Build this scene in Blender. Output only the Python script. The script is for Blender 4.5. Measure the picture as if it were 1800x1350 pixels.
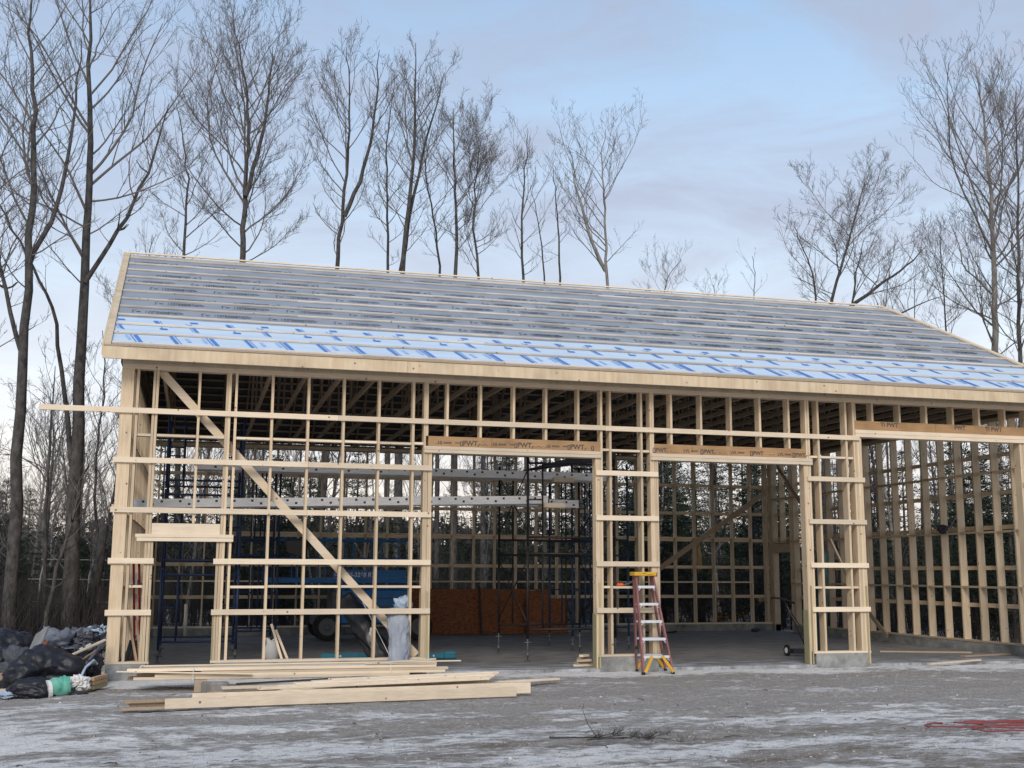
import bpy, math, random
import numpy as np
from mathutils import Vector, Matrix, noise
R_ = math.radians
for o in list(bpy.data.objects): bpy.data.objects.remove(o)
SC = bpy.context.scene
COL = SC.collection
# ------------------------------------------------------------------ camera
cam = bpy.data.cameras.new('camera'); camo = bpy.data.objects.new('camera', cam); COL.objects.link(camo)
cam.sensor_width = 36; cam.lens = 2038.5/1800*36; cam.clip_end = 2000; cam.clip_start = .1
yaw, pitch, roll = R_(15.127), R_(9.239), R_(.239)
fw = Vector((math.sin(yaw)*math.cos(pitch), math.cos(yaw)*math.cos(pitch), math.sin(pitch)))
rt = Vector((math.cos(yaw), -math.sin(yaw), 0)); up = rt.cross(fw)
rt2 = math.cos(roll)*rt+math.sin(roll)*up; up2 = -math.sin(roll)*rt+math.cos(roll)*up
m = Matrix((rt2, up2, -fw)).transposed().to_4x4(); m.translation = Vector((1.294, -19.992, 1.673))
camo.matrix_world = m
SC.camera = camo
# ------------------------------------------------------------------ world, sun, exposure
SUN_EL, SUN_AZ = R_(34), R_(200)      # azimuth clockwise from +Y: behind the camera, a little left
w = bpy.data.worlds.new('World'); SC.world = w; w.use_nodes = True
nt = w.node_tree; nt.nodes.clear(); N = nt.nodes.new; L = nt.links.new
out = N('ShaderNodeOutputWorld'); bg = N('ShaderNodeBackground'); L(bg.outputs[0], out.inputs[0])
bg.inputs[1].default_value = .1
sky = N('ShaderNodeTexSky'); sky.sky_type = 'NISHITA'; sky.sun_disc = False
sky.sun_elevation = R_(12); sky.sun_rotation = SUN_AZ; sky.altitude = 100; sky.dust_density = 1.5
tc = N('ShaderNodeTexCoord'); sp = N('ShaderNodeSeparateXYZ'); L(tc.outputs['Generated'], sp.inputs[0])
cr = N('ShaderNodeValToRGB'); L(sp.outputs[2], cr.inputs[0])
e = cr.color_ramp.elements
e[0].position = 0; e[0].color = (1.02, .86, .70, 1)
e[1].position = 1; e[1].color = (.28, .46, .72, 1)
for p, c in [(.06, (1.08, .98, .86, 1)), (.13, (.98, 1.0, 1.0, 1)), (.24, (.70, .84, .97, 1)), (.36, (.50, .67, .88, 1)), (.5, (.33, .53, .79, 1))]:
    q = e.new(p); q.color = c
# streaky cloud: noise on a flattened direction so that it stretches towards the horizon
mp = N('ShaderNodeMapping'); mp.inputs['Scale'].default_value = (1.3, 1.3, 4.2); L(tc.outputs['Generated'], mp.inputs[0])
nz = N('ShaderNodeTexNoise'); nz.inputs['Scale'].default_value = 3.4; nz.inputs['Detail'].default_value = 9; nz.inputs['Roughness'].default_value = .62; nz.inputs['Distortion'].default_value = .45
L(mp.outputs[0], nz.inputs[0])
cm = N('ShaderNodeValToRGB'); cm.color_ramp.elements[0].position = .33; cm.color_ramp.elements[1].position = .60; L(nz.outputs[0], cm.inputs[0])
side = N('ShaderNodeMapRange'); side.inputs[1].default_value = -.1; side.inputs[2].default_value = .40; side.inputs[3].default_value = .68; side.inputs[4].default_value = 1.0; L(sp.outputs[0], side.inputs[0])
mu = N('ShaderNodeMath'); mu.operation = 'MULTIPLY'; L(cm.outputs[0], mu.inputs[0]); L(side.outputs[0], mu.inputs[1])
cc = N('ShaderNodeValToRGB'); L(sp.outputs[2], cc.inputs[0])
ce = cc.color_ramp.elements; ce[0].position = 0; ce[0].color = (.92, .82, .74, 1); ce[1].position = .6; ce[1].color = (.37, .44, .58, 1)
q = ce.new(.15); q.color = (.74, .77, .84, 1); q = ce.new(.3); q.color = (.49, .545, .675, 1)
mx = N('ShaderNodeMix'); mx.data_type = 'RGBA'; L(mu.outputs[0], mx.inputs[0]); L(cr.outputs[0], mx.inputs[6]); L(cc.outputs[0], mx.inputs[7])
sc = N('ShaderNodeMix'); sc.data_type = 'RGBA'; sc.blend_type = 'MULTIPLY'; sc.inputs[0].default_value = 1; L(mx.outputs[2], sc.inputs[6]); sc.inputs[7].default_value = (9.4, 9.4, 9.6, 1)
fin = N('ShaderNodeMix'); fin.data_type = 'RGBA'; fin.inputs[0].default_value = .88; L(sky.outputs[0], fin.inputs[6]); L(sc.outputs[2], fin.inputs[7]); L(fin.outputs[2], bg.inputs[0])
sl = bpy.data.lights.new('sun', 'SUN'); sl.energy = 1.9; sl.angle = R_(22); sl.color = (1, .90, .79)
so = bpy.data.objects.new('sun', sl); COL.objects.link(so)
sd = Vector((math.sin(SUN_AZ)*math.cos(SUN_EL), math.cos(SUN_AZ)*math.cos(SUN_EL), math.sin(SUN_EL)))
so.rotation_euler = sd.to_track_quat('Z', 'Y').to_euler()
vs = SC.view_settings; vs.view_transform = 'Standard'; vs.look = 'None'; vs.exposure = .27; vs.gamma = 1; vs.use_curve_mapping = False

# ------------------------------------------------------------------ materials
def mat(name, col, rough=.8, metal=0, var=.0, vscale=(6, 6, 6), col2=None, bump=0, bscale=40, knots=False, spec=.3, detail=4, stain=0):
    m = bpy.data.materials.new(name); m.use_nodes = True; t = m.node_tree; b = t.nodes['Principled BSDF']
    b.inputs['Roughness'].default_value = rough; b.inputs['Metallic'].default_value = metal
    b.inputs['Specular IOR Level'].default_value = spec
    b.inputs['Base Color'].default_value = (*col, 1)
    def NN(k): return t.nodes.new(k)
    tc = NN('ShaderNodeTexCoord'); src = None
    if col2 or var:
        c2 = col2 or tuple(c*(1-var) for c in col)
        mp = NN('ShaderNodeMapping'); mp.inputs['Scale'].default_value = vscale; t.links.new(tc.outputs['Object'], mp.inputs[0])
        n = NN('ShaderNodeTexNoise'); n.inputs['Scale'].default_value = 1; n.inputs['Detail'].default_value = detail; n.inputs['Roughness'].default_value = .6
        t.links.new(mp.outputs[0], n.inputs[0])
        r = NN('ShaderNodeMapRange'); r.inputs[1].default_value = .32; r.inputs[2].default_value = .68; t.links.new(n.outputs[0], r.inputs[0])
        x = NN('ShaderNodeMix'); x.data_type = 'RGBA'; x.inputs[6].default_value = (*col, 1); x.inputs[7].default_value = (*c2, 1)
        t.links.new(r.outputs[0], x.inputs[0]); src = x.outputs[2]
        if stain:
            n2 = NN('ShaderNodeTexNoise'); n2.inputs['Scale'].default_value = 2.2; n2.inputs['Detail'].default_value = 5; t.links.new(tc.outputs['Object'], n2.inputs[0])
            r2 = NN('ShaderNodeMapRange'); r2.inputs[1].default_value = .45; r2.inputs[2].default_value = .7; r2.inputs[3].default_value = 1; r2.inputs[4].default_value = 1-stain; t.links.new(n2.outputs[0], r2.inputs[0])
            x2 = NN('ShaderNodeMix'); x2.data_type = 'RGBA'; x2.blend_type = 'MULTIPLY'; x2.inputs[0].default_value = 1
            t.links.new(src, x2.inputs[6]); t.links.new(r2.outputs[0], x2.inputs[7]); src = x2.outputs[2]
        if knots:
            v = NN('ShaderNodeTexVoronoi'); v.inputs['Scale'].default_value = 5.2; t.links.new(tc.outputs['Object'], v.inputs[0])
            kr = NN('ShaderNodeMapRange'); kr.inputs[1].default_value = .055; kr.inputs[2].default_value = .115; t.links.new(v.outputs['Distance'], kr.inputs[0])
            x3 = NN('ShaderNodeMix'); x3.data_type = 'RGBA'; x3.inputs[6].default_value = (.20, .11, .055, 1); t.links.new(kr.outputs[0], x3.inputs[0]); t.links.new(src, x3.inputs[7]); src = x3.outputs[2]
        # each board a little lighter or darker than its neighbour
        if knots:
            oi = NN('ShaderNodeObjectInfo'); rr = NN('ShaderNodeMapRange'); rr.inputs[3].default_value = .74; rr.inputs[4].default_value = 1.10; t.links.new(oi.outputs['Random'], rr.inputs[0])
            x4 = NN('ShaderNodeMix'); x4.data_type = 'RGBA'; x4.blend_type = 'MULTIPLY'; x4.inputs[0].default_value = 1; t.links.new(src, x4.inputs[6]); t.links.new(rr.outputs[0], x4.inputs[7]); src = x4.outputs[2]
        t.links.new(src, b.inputs['Base Color'])
    if bump:
        n = NN('ShaderNodeTexNoise'); n.inputs['Scale'].default_value = bscale; n.inputs['Detail'].default_value = 6; t.links.new(tc.outputs['Object'], n.inputs[0])
        bp = NN('ShaderNodeBump'); bp.inputs['Strength'].default_value = bump; bp.inputs['Distance'].default_value = .02; t.links.new(n.outputs[0], bp.inputs['Height']); t.links.new(bp.outputs[0], b.inputs['Normal'])
    return m
WC, WC2 = (.71, .585, .42), (.56, .43, .285)
W_Z = mat('spruce_upright', WC, .75, vscale=(45, 45, 2.2), col2=WC2, knots=True, stain=.10)
W_X = mat('spruce_level', (.80, .70, .55), .75, vscale=(2.2, 45, 60), col2=(.70, .57, .42), knots=True, stain=.10)
W_Y = mat('spruce_across', WC, .75, vscale=(45, 2.2, 45), col2=WC2, knots=True)
W_DIM = mat('weathered_spruce', (.42, .33, .24), .8, vscale=(45, 3, 45), col2=(.30, .23, .16), knots=True)
BATT = mat('pale_batten_wood', (.74, .70, .63), .8, vscale=(.35, 45, 60), col2=(.52, .47, .41), knots=True, stain=.2)
W_TREAT = mat('treated_pine', (.42, .38, .22), .8, vscale=(40, 40, 2), col2=(.33, .30, .17), knots=True)
W_FAS = mat('fascia_spruce', (.72, .60, .43), .8, vscale=(14, 20, 1.5), col2=(.61, .48, .32), knots=True, stain=.18)
LVL = mat('laminated_veneer', (.44, .28, .145), .7, vscale=(2, 40, 60), col2=(.31, .185, .09), stain=.25)
OSB = mat('strand_board', (.34, .135, .06), .8, vscale=(11, 11, 26), col2=(.12, .045, .022), detail=6)
CONC = mat('concrete', (.38, .385, .37), .9, vscale=(7, 3, 5), col2=(.20, .21, .21), bump=.5, stain=.45, detail=8)
MEM = mat('grey_membrane', (.30, .335, .385), .7, vscale=(.7, 4, 4), col2=(.235, .265, .31), bump=.5, bscale=4, stain=.15)
FOIL = mat('pale_blue_film', (.54, .655, .77), .5, vscale=(.6, 6, 6), col2=(.46, .57, .70))
INKB = mat('black_ink', (.05, .05, .06), .8, vscale=(9, 9, 30), col2=(.12, .11, .11)); INKR = mat('roof_ink', (.03, .033, .042), .8, vscale=(2, 2, 2), col2=(.12, .13, .15))
INKBL = mat('blue_ink', (.07, .21, .56), .6)
INKLB = mat('faint_blue_ink', (.30, .45, .75), .6)
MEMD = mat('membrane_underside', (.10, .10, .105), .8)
ALU = mat('aluminium', (.74, .76, .78), .55, .35, vscale=(6, 20, 30), col2=(.60, .62, .64))
STEEL_D = mat('dark_steel', (.035, .03, .032), .5, .4, var=.4)
BLUE_S = mat('blue_scaffold_paint', (.014, .035, .105), .5, .1, vscale=(9, 9, 9), col2=(.03, .04, .07))
LIFTB = mat('lift_blue_paint', (.01, .15, .42), .4, .0, vscale=(4, 4, 4), col2=(.008, .11, .32))
TEAL = mat('teal_paint', (.03, .20, .28), .5, var=.3)
BLACK = mat('black_plastic', (.012, .013, .018), .35, spec=.5)
RUBBER = mat('rubber', (.02, .02, .02), .9)
GREYM = mat('grey_wheel_steel', (.10, .105, .11), .6)
WHITE = mat('white_plastic', (.72, .72, .70), .6, var=.15)
RED_F = mat('faded_red_fibreglass', (.33, .15, .155), .65, vscale=(14, 14, 3), col2=(.21, .09, .095), stain=.25)
RED = mat('red_plastic', (.26, .015, .02), .5)
YEL = mat('yellow_plastic', (.72, .42, .04), .55, var=.25, stain=.2)
ORANGE = mat('orange_plastic', (.85, .13, .02), .5)
BRICK = mat('brown_patch', (.30, .11, .06), .85, vscale=(30, 30, 60), col2=(.20, .06, .035))
TARPG = mat('grey_tarp', (.20, .225, .27), .6, vscale=(5, 5, 2), col2=(.31, .34, .39), bump=.9, bscale=14)
TARPD = mat('charcoal_tarp', (.045, .05, .062), .6, vscale=(4, 4, 4), col2=(.075, .082, .10), bump=.6, bscale=10)
TARPK = mat('black_tarp', (.012, .014, .020), .45, vscale=(4, 4, 4), col2=(.018, .02, .028), bump=.35, bscale=7)
TARPB = mat('pale_blue_sheet', (.42, .52, .66), .6, var=.3)
GREENP = mat('green_bag', (.05, .36, .24), .5, vscale=(5, 5, 5), col2=(.22, .42, .38))
CARD = mat('brown_cardboard', (.50, .34, .20), .9, var=.25)
BARK = mat('bark', (.10, .095, .092), .95, vscale=(10, 10, 5), col2=(.028, .026, .025), bump=.5, bscale=22)
BARKP = mat('pale_bark', (.30, .285, .26), .95, vscale=(7, 7, 1.6), col2=(.13, .12, .105), bump=.4, bscale=20)
TWIG = mat('twig', (.15, .138, .132), .9)
BIRCH = mat('birch_bark', (.58, .56, .52), .85, vscale=(5, 5, 22), col2=(.10, .09, .08))
NEEDLE = mat('needles', (.020, .036, .022), .9, vscale=(2, 2, 2), col2=(.032, .05, .027))
BRUSH = mat('dry_brush', (.048, .040, .040), .95)
HOSE = mat('red_hose', (.23, .06, .06), .55)
PVC = mat('white_pvc', (.66, .64, .58), .5)
RAWW = mat('torn_wood', (.55, .36, .16), .9, vscale=(12, 12, 3), col2=(.38, .20, .07))
SNOWW = mat('frosted_metal', (.24, .24, .25), .7)

# ground: frozen gravel with patchy snow and ice
def ground_mat():
    m = bpy.data.materials.new('frozen_ground'); m.use_nodes = True; t = m.node_tree; b = t.nodes['Principled BSDF']; NN = t.nodes.new; LL = t.links.new
    b.inputs['Roughness'].default_value = .85; b.inputs['Specular IOR Level'].default_value = .25
    g = NN('ShaderNodeNewGeometry'); s = NN('ShaderNodeSeparateXYZ'); LL(g.outputs['Position'], s.inputs[0])
    def noise_(scale, sx, sy, det=6, rough=.6):
        mp = NN('ShaderNodeMapping'); mp.inputs['Scale'].default_value = (sx, sy, 1); LL(g.outputs['Position'], mp.inputs[0])
        n = NN('ShaderNodeTexNoise'); n.inputs['Scale'].default_value = scale; n.inputs['Detail'].default_value = det; n.inputs['Roughness'].default_value = rough; LL(mp.outputs[0], n.inputs[0]); return n.outputs[0]
    def rng(src, a, b_, c=0, d=1):
        r = NN('ShaderNodeMapRange'); r.inputs[1].default_value = a; r.inputs[2].default_value = b_; r.inputs[3].default_value = c; r.inputs[4].default_value = d; LL(src, r.inputs[0]); return r.outputs[0]
    def math_(op, a, b_):
        n = NN('ShaderNodeMath'); n.operation = op
        for i, v in enumerate((a, b_)):
            if isinstance(v, (int, float)): n.inputs[i].default_value = v
            else: LL(v, n.inputs[i])
        return n.outputs[0]
    def mixc(f, a, b_):
        x = NN('ShaderNodeMix'); x.data_type = 'RGBA'
        if isinstance(f, float): x.inputs[0].default_value = f
        else: LL(f, x.inputs[0])
        for i, v in ((6, a), (7, b_)):
            if isinstance(v, tuple): x.inputs[i].default_value = (*v, 1)
            else: LL(v, x.inputs[i])
        return x.outputs[2]
    big = noise_(.5, .7, 1.9); med = noise_(5, .8, 2.0, 10, .76); mid = noise_(2.4, 1, 1.6); fine = noise_(26, 1, 1, 8, .7); peb = noise_(75, 1, 1, 3)
    dirt = mixc(rng(mid, .35, .65), (.47, .435, .40), (.37, .34, .31))
    dirt = mixc(rng(fine, .38, .64), dirt, (.24, .205, .175))
    brown = rng(s.outputs[1], -5.2, -8.2)
    dirt = mixc(math_('MULTIPLY', brown, rng(noise_(1.7, 1, 2), .42, .62, 0, .9)), dirt, (.17, .125, .085))
    dirt = mixc(rng(peb, .54, .66, 0, .6), dirt, (.46, .43, .40)); dirt = mixc(rng(noise_(48, 1, 1, 3), .60, .68, 0, .8), dirt, (.07, .06, .055))
    # snow amount: patches, more in the foreground and along the slab
    edge = math_('MULTIPLY', rng(s.outputs[1], -1.25, -.5), rng(s.outputs[1], .15, -.1))
    fore = rng(s.outputs[1], -4.0, -7.0, 0, .05)
    left = rng(s.outputs[0], 4.5, -1, 0, .05)
    base = math_('ADD', math_('ADD', math_('MULTIPLY', big, .42), math_('MULTIPLY', mid, .20)), math_('MULTIPLY', med, .48))
    base = math_('ADD', base, math_('MULTIPLY', fine, .10))
    base = math_('ADD', base, math_('ADD', fore, left)); base = math_('ADD', base, math_('MULTIPLY', edge, .13))
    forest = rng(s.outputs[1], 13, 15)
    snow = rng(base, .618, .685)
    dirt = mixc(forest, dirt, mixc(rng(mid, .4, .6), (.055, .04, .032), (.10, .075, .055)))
    c = mixc(math_('MULTIPLY', snow, .92), dirt, mixc(rng(fine, .35, .65), (.86, .84, .81), (.66, .645, .62)))
    LL(c, b.inputs['Base Color'])
    bp = NN('ShaderNodeBump'); bp.inputs['Strength'].default_value = .9; bp.inputs['Distance'].default_value = .05
    LL(math_('ADD', math_('MULTIPLY', fine, 1.0), math_('MULTIPLY', snow, .35)), bp.inputs['Height']); LL(bp.outputs[0], b.inputs['Normal'])
    return m
def slab_mat():
    m = mat('slab_concrete', (.22, .213, .205), .75, vscale=(1.2, 3.2, 1), col2=(.15, .145, .14), bump=.15, bscale=18, stain=.35, spec=.4)
    t = m.node_tree; b = t.nodes['Principled BSDF']; NN = t.nodes.new; LL = t.links.new
    g = NN('ShaderNodeNewGeometry'); s = NN('ShaderNodeSeparateXYZ'); LL(g.outputs['Position'], s.inputs[0])
    r = NN('ShaderNodeMapRange'); r.inputs[1].default_value = 2.6; r.inputs[2].default_value = -.1; r.inputs[3].default_value = 0; r.inputs[4].default_value = .26; LL(s.outputs[1], r.inputs[0])
    mp = NN('ShaderNodeMapping'); mp.inputs['Scale'].default_value = (1.1, 3.5, 1); LL(g.outputs['Position'], mp.inputs[0])
    n = NN('ShaderNodeTexNoise'); n.inputs['Scale'].default_value = 1.3; n.inputs['Detail'].default_value = 9; n.inputs['Roughness'].default_value = .72; LL(mp.outputs[0], n.inputs[0])
    a = NN('ShaderNodeMath'); a.operation = 'ADD'; LL(n.outputs[0], a.inputs[0]); LL(r.outputs[0], a.inputs[1])
    k = NN('ShaderNodeMapRange'); k.inputs[1].default_value = .66; k.inputs[2].default_value = .84; k.inputs[4].default_value = .75; LL(a.outputs[0], k.inputs[0])
    old = b.inputs['Base Color'].links[0].from_socket
    x = NN('ShaderNodeMix'); x.data_type = 'RGBA'; LL(k.outputs[0], x.inputs[0]); LL(old, x.inputs[6]); x.inputs[7].default_value = (.55, .58, .62, 1); LL(x.outputs[2], b.inputs['Base Color'])
    return m

# ------------------------------------------------------------------ mesh helper
class M:
    def __init__(s): s.v = []; s.f = []; s.mi = []
    def face(s, idx, mi=0): s.f.append(idx); s.mi.append(mi)
    def box(s, x0, x1, y0, y1, z0, z1, mi=0):
        b = len(s.v); s.v += [(x0, y0, z0), (x1, y0, z0), (x1, y1, z0), (x0, y1, z0), (x0, y0, z1), (x1, y0, z1), (x1, y1, z1), (x0, y1, z1)]
        for q in ((0, 3, 2, 1), (4, 5, 6, 7), (0, 1, 5, 4), (1, 2, 6, 5), (2, 3, 7, 6), (3, 0, 4, 7)): s.face(tuple(b+i for i in q), mi)
        return s
    def hexa(s, p, mi=0):   # eight corners, bottom four then top four
        b = len(s.v); s.v += [tuple(q) for q in p]
        for q in ((0, 3, 2, 1), (4, 5, 6, 7), (0, 1, 5, 4), (1, 2, 6, 5), (2, 3, 7, 6), (3, 0, 4, 7)): s.face(tuple(b+i for i in q), mi)
        return s
    def beam(s, p, q, wd, h, upv=(0, 0, 1), mi=0):   # wd across, h along upv
        p = Vector(p); q = Vector(q); d = (q-p).normalized(); u = Vector(upv); sd = d.cross(u).normalized(); u = sd.cross(d).normalized()
        a = sd*wd/2; c = u*h/2
        return s.hexa([p-a-c, p+a-c, q+a-c, q-a-c, p-a+c, p+a+c, q+a+c, q-a+c], mi)
    def tube(s, pts, rad, n=6, mi=0, cap=True):
        pts = [Vector(p) for p in pts]; rad = rad if isinstance(rad, (list, tuple)) else [rad]*len(pts)
        b = len(s.v); u = None
        for i, p in enumerate(pts):
            d = (pts[min(i+1, len(pts)-1)]-pts[max(i-1, 0)]).normalized()
            if u is None: u = d.cross(Vector((0.3, 1, .1)) if abs(d.y) < .9 else Vector((1, 0, 0))).normalized()
            else: u = (u-d*u.dot(d)).normalized()
            w_ = d.cross(u)
            for k in range(n):
                a = 2*math.pi*k/n; s.v.append(tuple(p+(u*math.cos(a)+w_*math.sin(a))*rad[i]))
        for i in range(len(pts)-1):
            for k in range(n): s.face((b+i*n+k, b+i*n+(k+1) % n, b+(i+1)*n+(k+1) % n, b+(i+1)*n+k), mi)
        if cap:
            s.face(tuple(b+k for k in range(n))[::-1], mi); s.face(tuple(b+(len(pts)-1)*n+k for k in range(n)), mi)
        return s
    def cyl(s, p, q, r, n=12, mi=0): return s.tube([p, q], r, n, mi)
    def quad(s, pts, mi=0):
        b = len(s.v); s.v += [tuple(p) for p in pts]; s.face(tuple(range(b, b+len(pts))), mi); return s
    def build(s, name, mats, parent=None, smooth=False):
        me = bpy.data.meshes.new(name); me.from_pydata(s.v, [], s.f)
        for q in (mats if isinstance(mats, (list, tuple)) else [mats]): me.materials.append(q)
        if any(s.mi): me.polygons.foreach_set('material_index', s.mi)
        if smooth: me.polygons.foreach_set('use_smooth', [True]*len(s.f))
        me.update(); o = bpy.data.objects.new(name, me); COL.objects.link(o); o.parent = parent
        return o
def bevel(o, wd=.006, seg=1):
    b = o.modifiers.new('bevel', 'BEVEL'); b.width = wd; b.segments = seg; b.limit_method = 'ANGLE'; return o
def tag(o, label, cat, group=None):
    o['label'] = label; o['category'] = cat
    if group: o['group'] = group
    return o
def empty(name, label, cat, loc=(0, 0, 0), group=None):
    o = bpy.data.objects.new(name, None); COL.objects.link(o); o.location = loc; o.empty_display_size = .2
    return tag(o, label, cat, group)
def off(o, root):   # part built in world coordinates under an empty that is not at the origin
    o.parent = root; o.matrix_parent_inverse = Matrix.Translation(-Vector(root.location)); return o
def copy_tree(o, parent=None, lab=None):
    c = o.copy(); COL.objects.link(c); c.parent = parent
    for ch in [x for x in bpy.data.objects if x.parent == o]: copy_tree(ch, c)
    return c
def text(name, body, size, mt, parent, loc, xdir, ydir, depth=.002, shear=0, align='LEFT'):
    cu = bpy.data.curves.new(name, 'FONT'); cu.body = body; cu.size = size; cu.extrude = depth; cu.shear = shear; cu.offset = size*.022; cu.align_x = align
    ob = bpy.data.objects.new(name, cu); COL.objects.link(ob); bpy.context.view_layer.update()
    me = bpy.data.meshes.new_from_object(ob.evaluated_get(bpy.context.evaluated_depsgraph_get()))
    bpy.data.objects.remove(ob); me.materials.clear(); me.materials.append(mt)
    x = Vector(xdir).normalized(); y = Vector(ydir).normalized(); z = x.cross(y)
    mm = Matrix((x, y, z)).transposed().to_4x4(); mm.translation = Vector(loc); me.transform(mm)
    o = bpy.data.objects.new(name, me); COL.objects.link(o); o.parent = parent
    return o
rnd = random.Random(7)

# ------------------------------------------------------------------ ground
LEN, DEP = 18.29, 12.35
def gz(x, y):
    if -.0 < x < LEN and .0 < y < DEP: return -.16
    h = -.065+.028*noise.noise((x*.5, y*.5, 0))
    if y > -14: h += .016*noise.noise((x*2.1, y*2.1, 3))+.011*noise.noise((x*6, y*6, 5))+.008*noise.noise((x*13, y*13, 9))
    if x < 0: h -= min(.09, -x*.06)
    if y > -11:
        for c in (-5.3, -7.0): d_ = y-(c+.10*x+.25*math.sin(x*.35)); h -= .028*math.exp(-(d_/.14)**2)*(.6+.4*noise.noise((x*1.5, c, 0)))-.014*math.exp(-((abs(d_)-.27)/.09)**2)
    if y > DEP: h += .10*noise.noise((x*.12, y*.12, 1))-.03
    if -.9 < y < 0 and x > .5: h += .02*max(0, 1-abs(y+.35)/.5)*(1+noise.noise((x*3, y*4, 2)))
    return h
def build_ground():
    def axis(lo, hi, fine0, fine1, st, far):
        a = list(np.arange(fine0, fine1, st)); x = fine1; s_ = st
        while x < hi: a.append(x); s_ *= far; x += s_
        a.append(hi); x = fine0-st; s_ = st; bq = []
        while x > lo: bq.append(x); s_ *= far; x -= s_
        bq.append(lo); return sorted(set(bq+a))
    xs = axis(-400, 500, -3, 19, .055, 1.16); ys = axis(-60, 700, -10.5, .3, .045, 1.12)
    ys = sorted(set([y for y in ys]+[-.002, 0.002]))
    v = [(x, y, gz(x, y)) for y in ys for x in xs]; nx = len(xs)
    f = [(j*nx+i, j*nx+i+1, (j+1)*nx+i+1, (j+1)*nx+i) for j in range(len(ys)-1) for i in range(nx-1)]
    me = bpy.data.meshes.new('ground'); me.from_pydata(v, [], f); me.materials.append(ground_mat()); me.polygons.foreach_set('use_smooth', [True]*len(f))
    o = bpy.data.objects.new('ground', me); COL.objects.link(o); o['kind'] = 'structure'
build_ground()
sl_ = M().box(.004, LEN-.004, .004, DEP-.004, -.15, 0).build('floor', slab_mat()); sl_['kind'] = 'structure'

# ------------------------------------------------------------------ the barn frame
S = .6096
bld = empty('barn_frame', 'unfinished timber pole barn of open pale studs under a long grey felted roof', 'building')
WD = .184
ZS, ZT = .2, 5.0
def studX(i): return (i+2)*S+.031
# foundation curb, one part
for a, b in ((0, .62), (1.66, 5.22), (8.33, 9.47), (12.63, 13.74), (17.40, LEN)): bevel(M().box(a, b, 0, WD+.01, -.3, ZS).build('foundation', CONC, bld), .01)
fc = M()
bevel(M().box(0, WD, WD+.014, DEP-WD-.014, -.3, ZS).build('foundation', CONC, bld), .01); bevel(M().box(0, LEN, DEP-WD-.01, DEP, -.3, ZS).build('foundation', CONC, bld), .01); bevel(M().box(LEN-WD, LEN, 11.98, DEP-WD-.014, -.3, ZS).build('foundation', CONC, bld), .01)
fc.box(LEN-WD, LEN, WD+.014, 10.95, -.3, ZS)
bevel(fc.build('foundation', CONC, bld), .01)
nstud = [0]
def stud(par, x0, x1, y0, y1, z0, z1, mt=W_Z, name='stud'):
    j = rnd.uniform(-.004, .004) if name == 'stud' else 0; dx = rnd.uniform(-.005, .005)
    m_ = M().hexa([(x0+j, y0, z0), (x1+j, y0, z0), (x1+j, y1, z0), (x0+j, y1, z0), (x0+dx, y0, z1), (x1+dx, y0, z1), (x1+dx, y1, z1), (x0+dx, y1, z1)])
    if name == 'stud': nstud[0] += 1
    return m_.build(name, mt, par)
# ---- front wall
fr = M()
for z in (ZT, ZT+.039):
    xs = [0, 4.9, 9.75, 14.6, LEN] if z == ZT else [0, 2.6, 7.3, 12.2, 17, LEN]
    for a, b in zip(xs, xs[1:]): fr.box(a+.001, b-.001, 0, WD, z, z+.038)
front = fr.build('front_wall', W_X, bld)
for a, b in ((-.01, .66), (1.62, 5.25), (8.29, 9.52), (12.59, 13.79), (17.40, LEN)): M().box(a, b, -.003, WD, ZS, ZS+.038).build('sole_plate', W_X, front)
Z0 = ZS+.039; ZTT = ZT-.001
sw = .041
stud(front, 0, .20, -.002, .038, Z0, ZTT); stud(front, .245, .287, 0, WD, Z0, ZTT)
M().box(0, .04, .042, WD, Z0, ZTT).build('corner_board', W_Z, front)
for a, z1 in ((.505, ZTT), (.553, ZTT)): stud(front, a, a+sw, 0, WD, Z0, z1)
stud(front, .601, .640, .002, WD, Z0, 2.155, name='jack_stud'); stud(front, .6425, .655, -.002, WD, ZS-.1, 1.0, W_TREAT, 'jamb_board')
stud(front, 1.645, 1.684, .002, WD, Z0, 2.155, name='jack_stud'); stud(front, 1.628, 1.642, -.002, WD, -.02, 1.0, W_TREAT, 'jamb_board')
for a, z1 in ((1.689, ZTT), (1.737, ZTT)): stud(front, a, a+sw, 0, WD, Z0, z1)
stud(front, studX(0)-.02, studX(0)+.02, 0, WD, 2.455, ZTT)
M().box(.598, 1.685, .0, .05, 2.275, 2.45).build('door_header', W_X, front)
h = M(); h.box(.35, 1.905, -.039, -.001, 2.222, 2.274); h.box(.375, 1.905, -.042, -.001, 2.158, 2.216); h.build('door_lintel', W_X, front)
M().box(.598, 1.685, .053, WD, 2.275, 2.313).build('door_header', W_X, front)
for i in range(1, 7): stud(front, studX(i)-sw/2, studX(i)+sw/2, 0, WD, Z0, ZTT)
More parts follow.
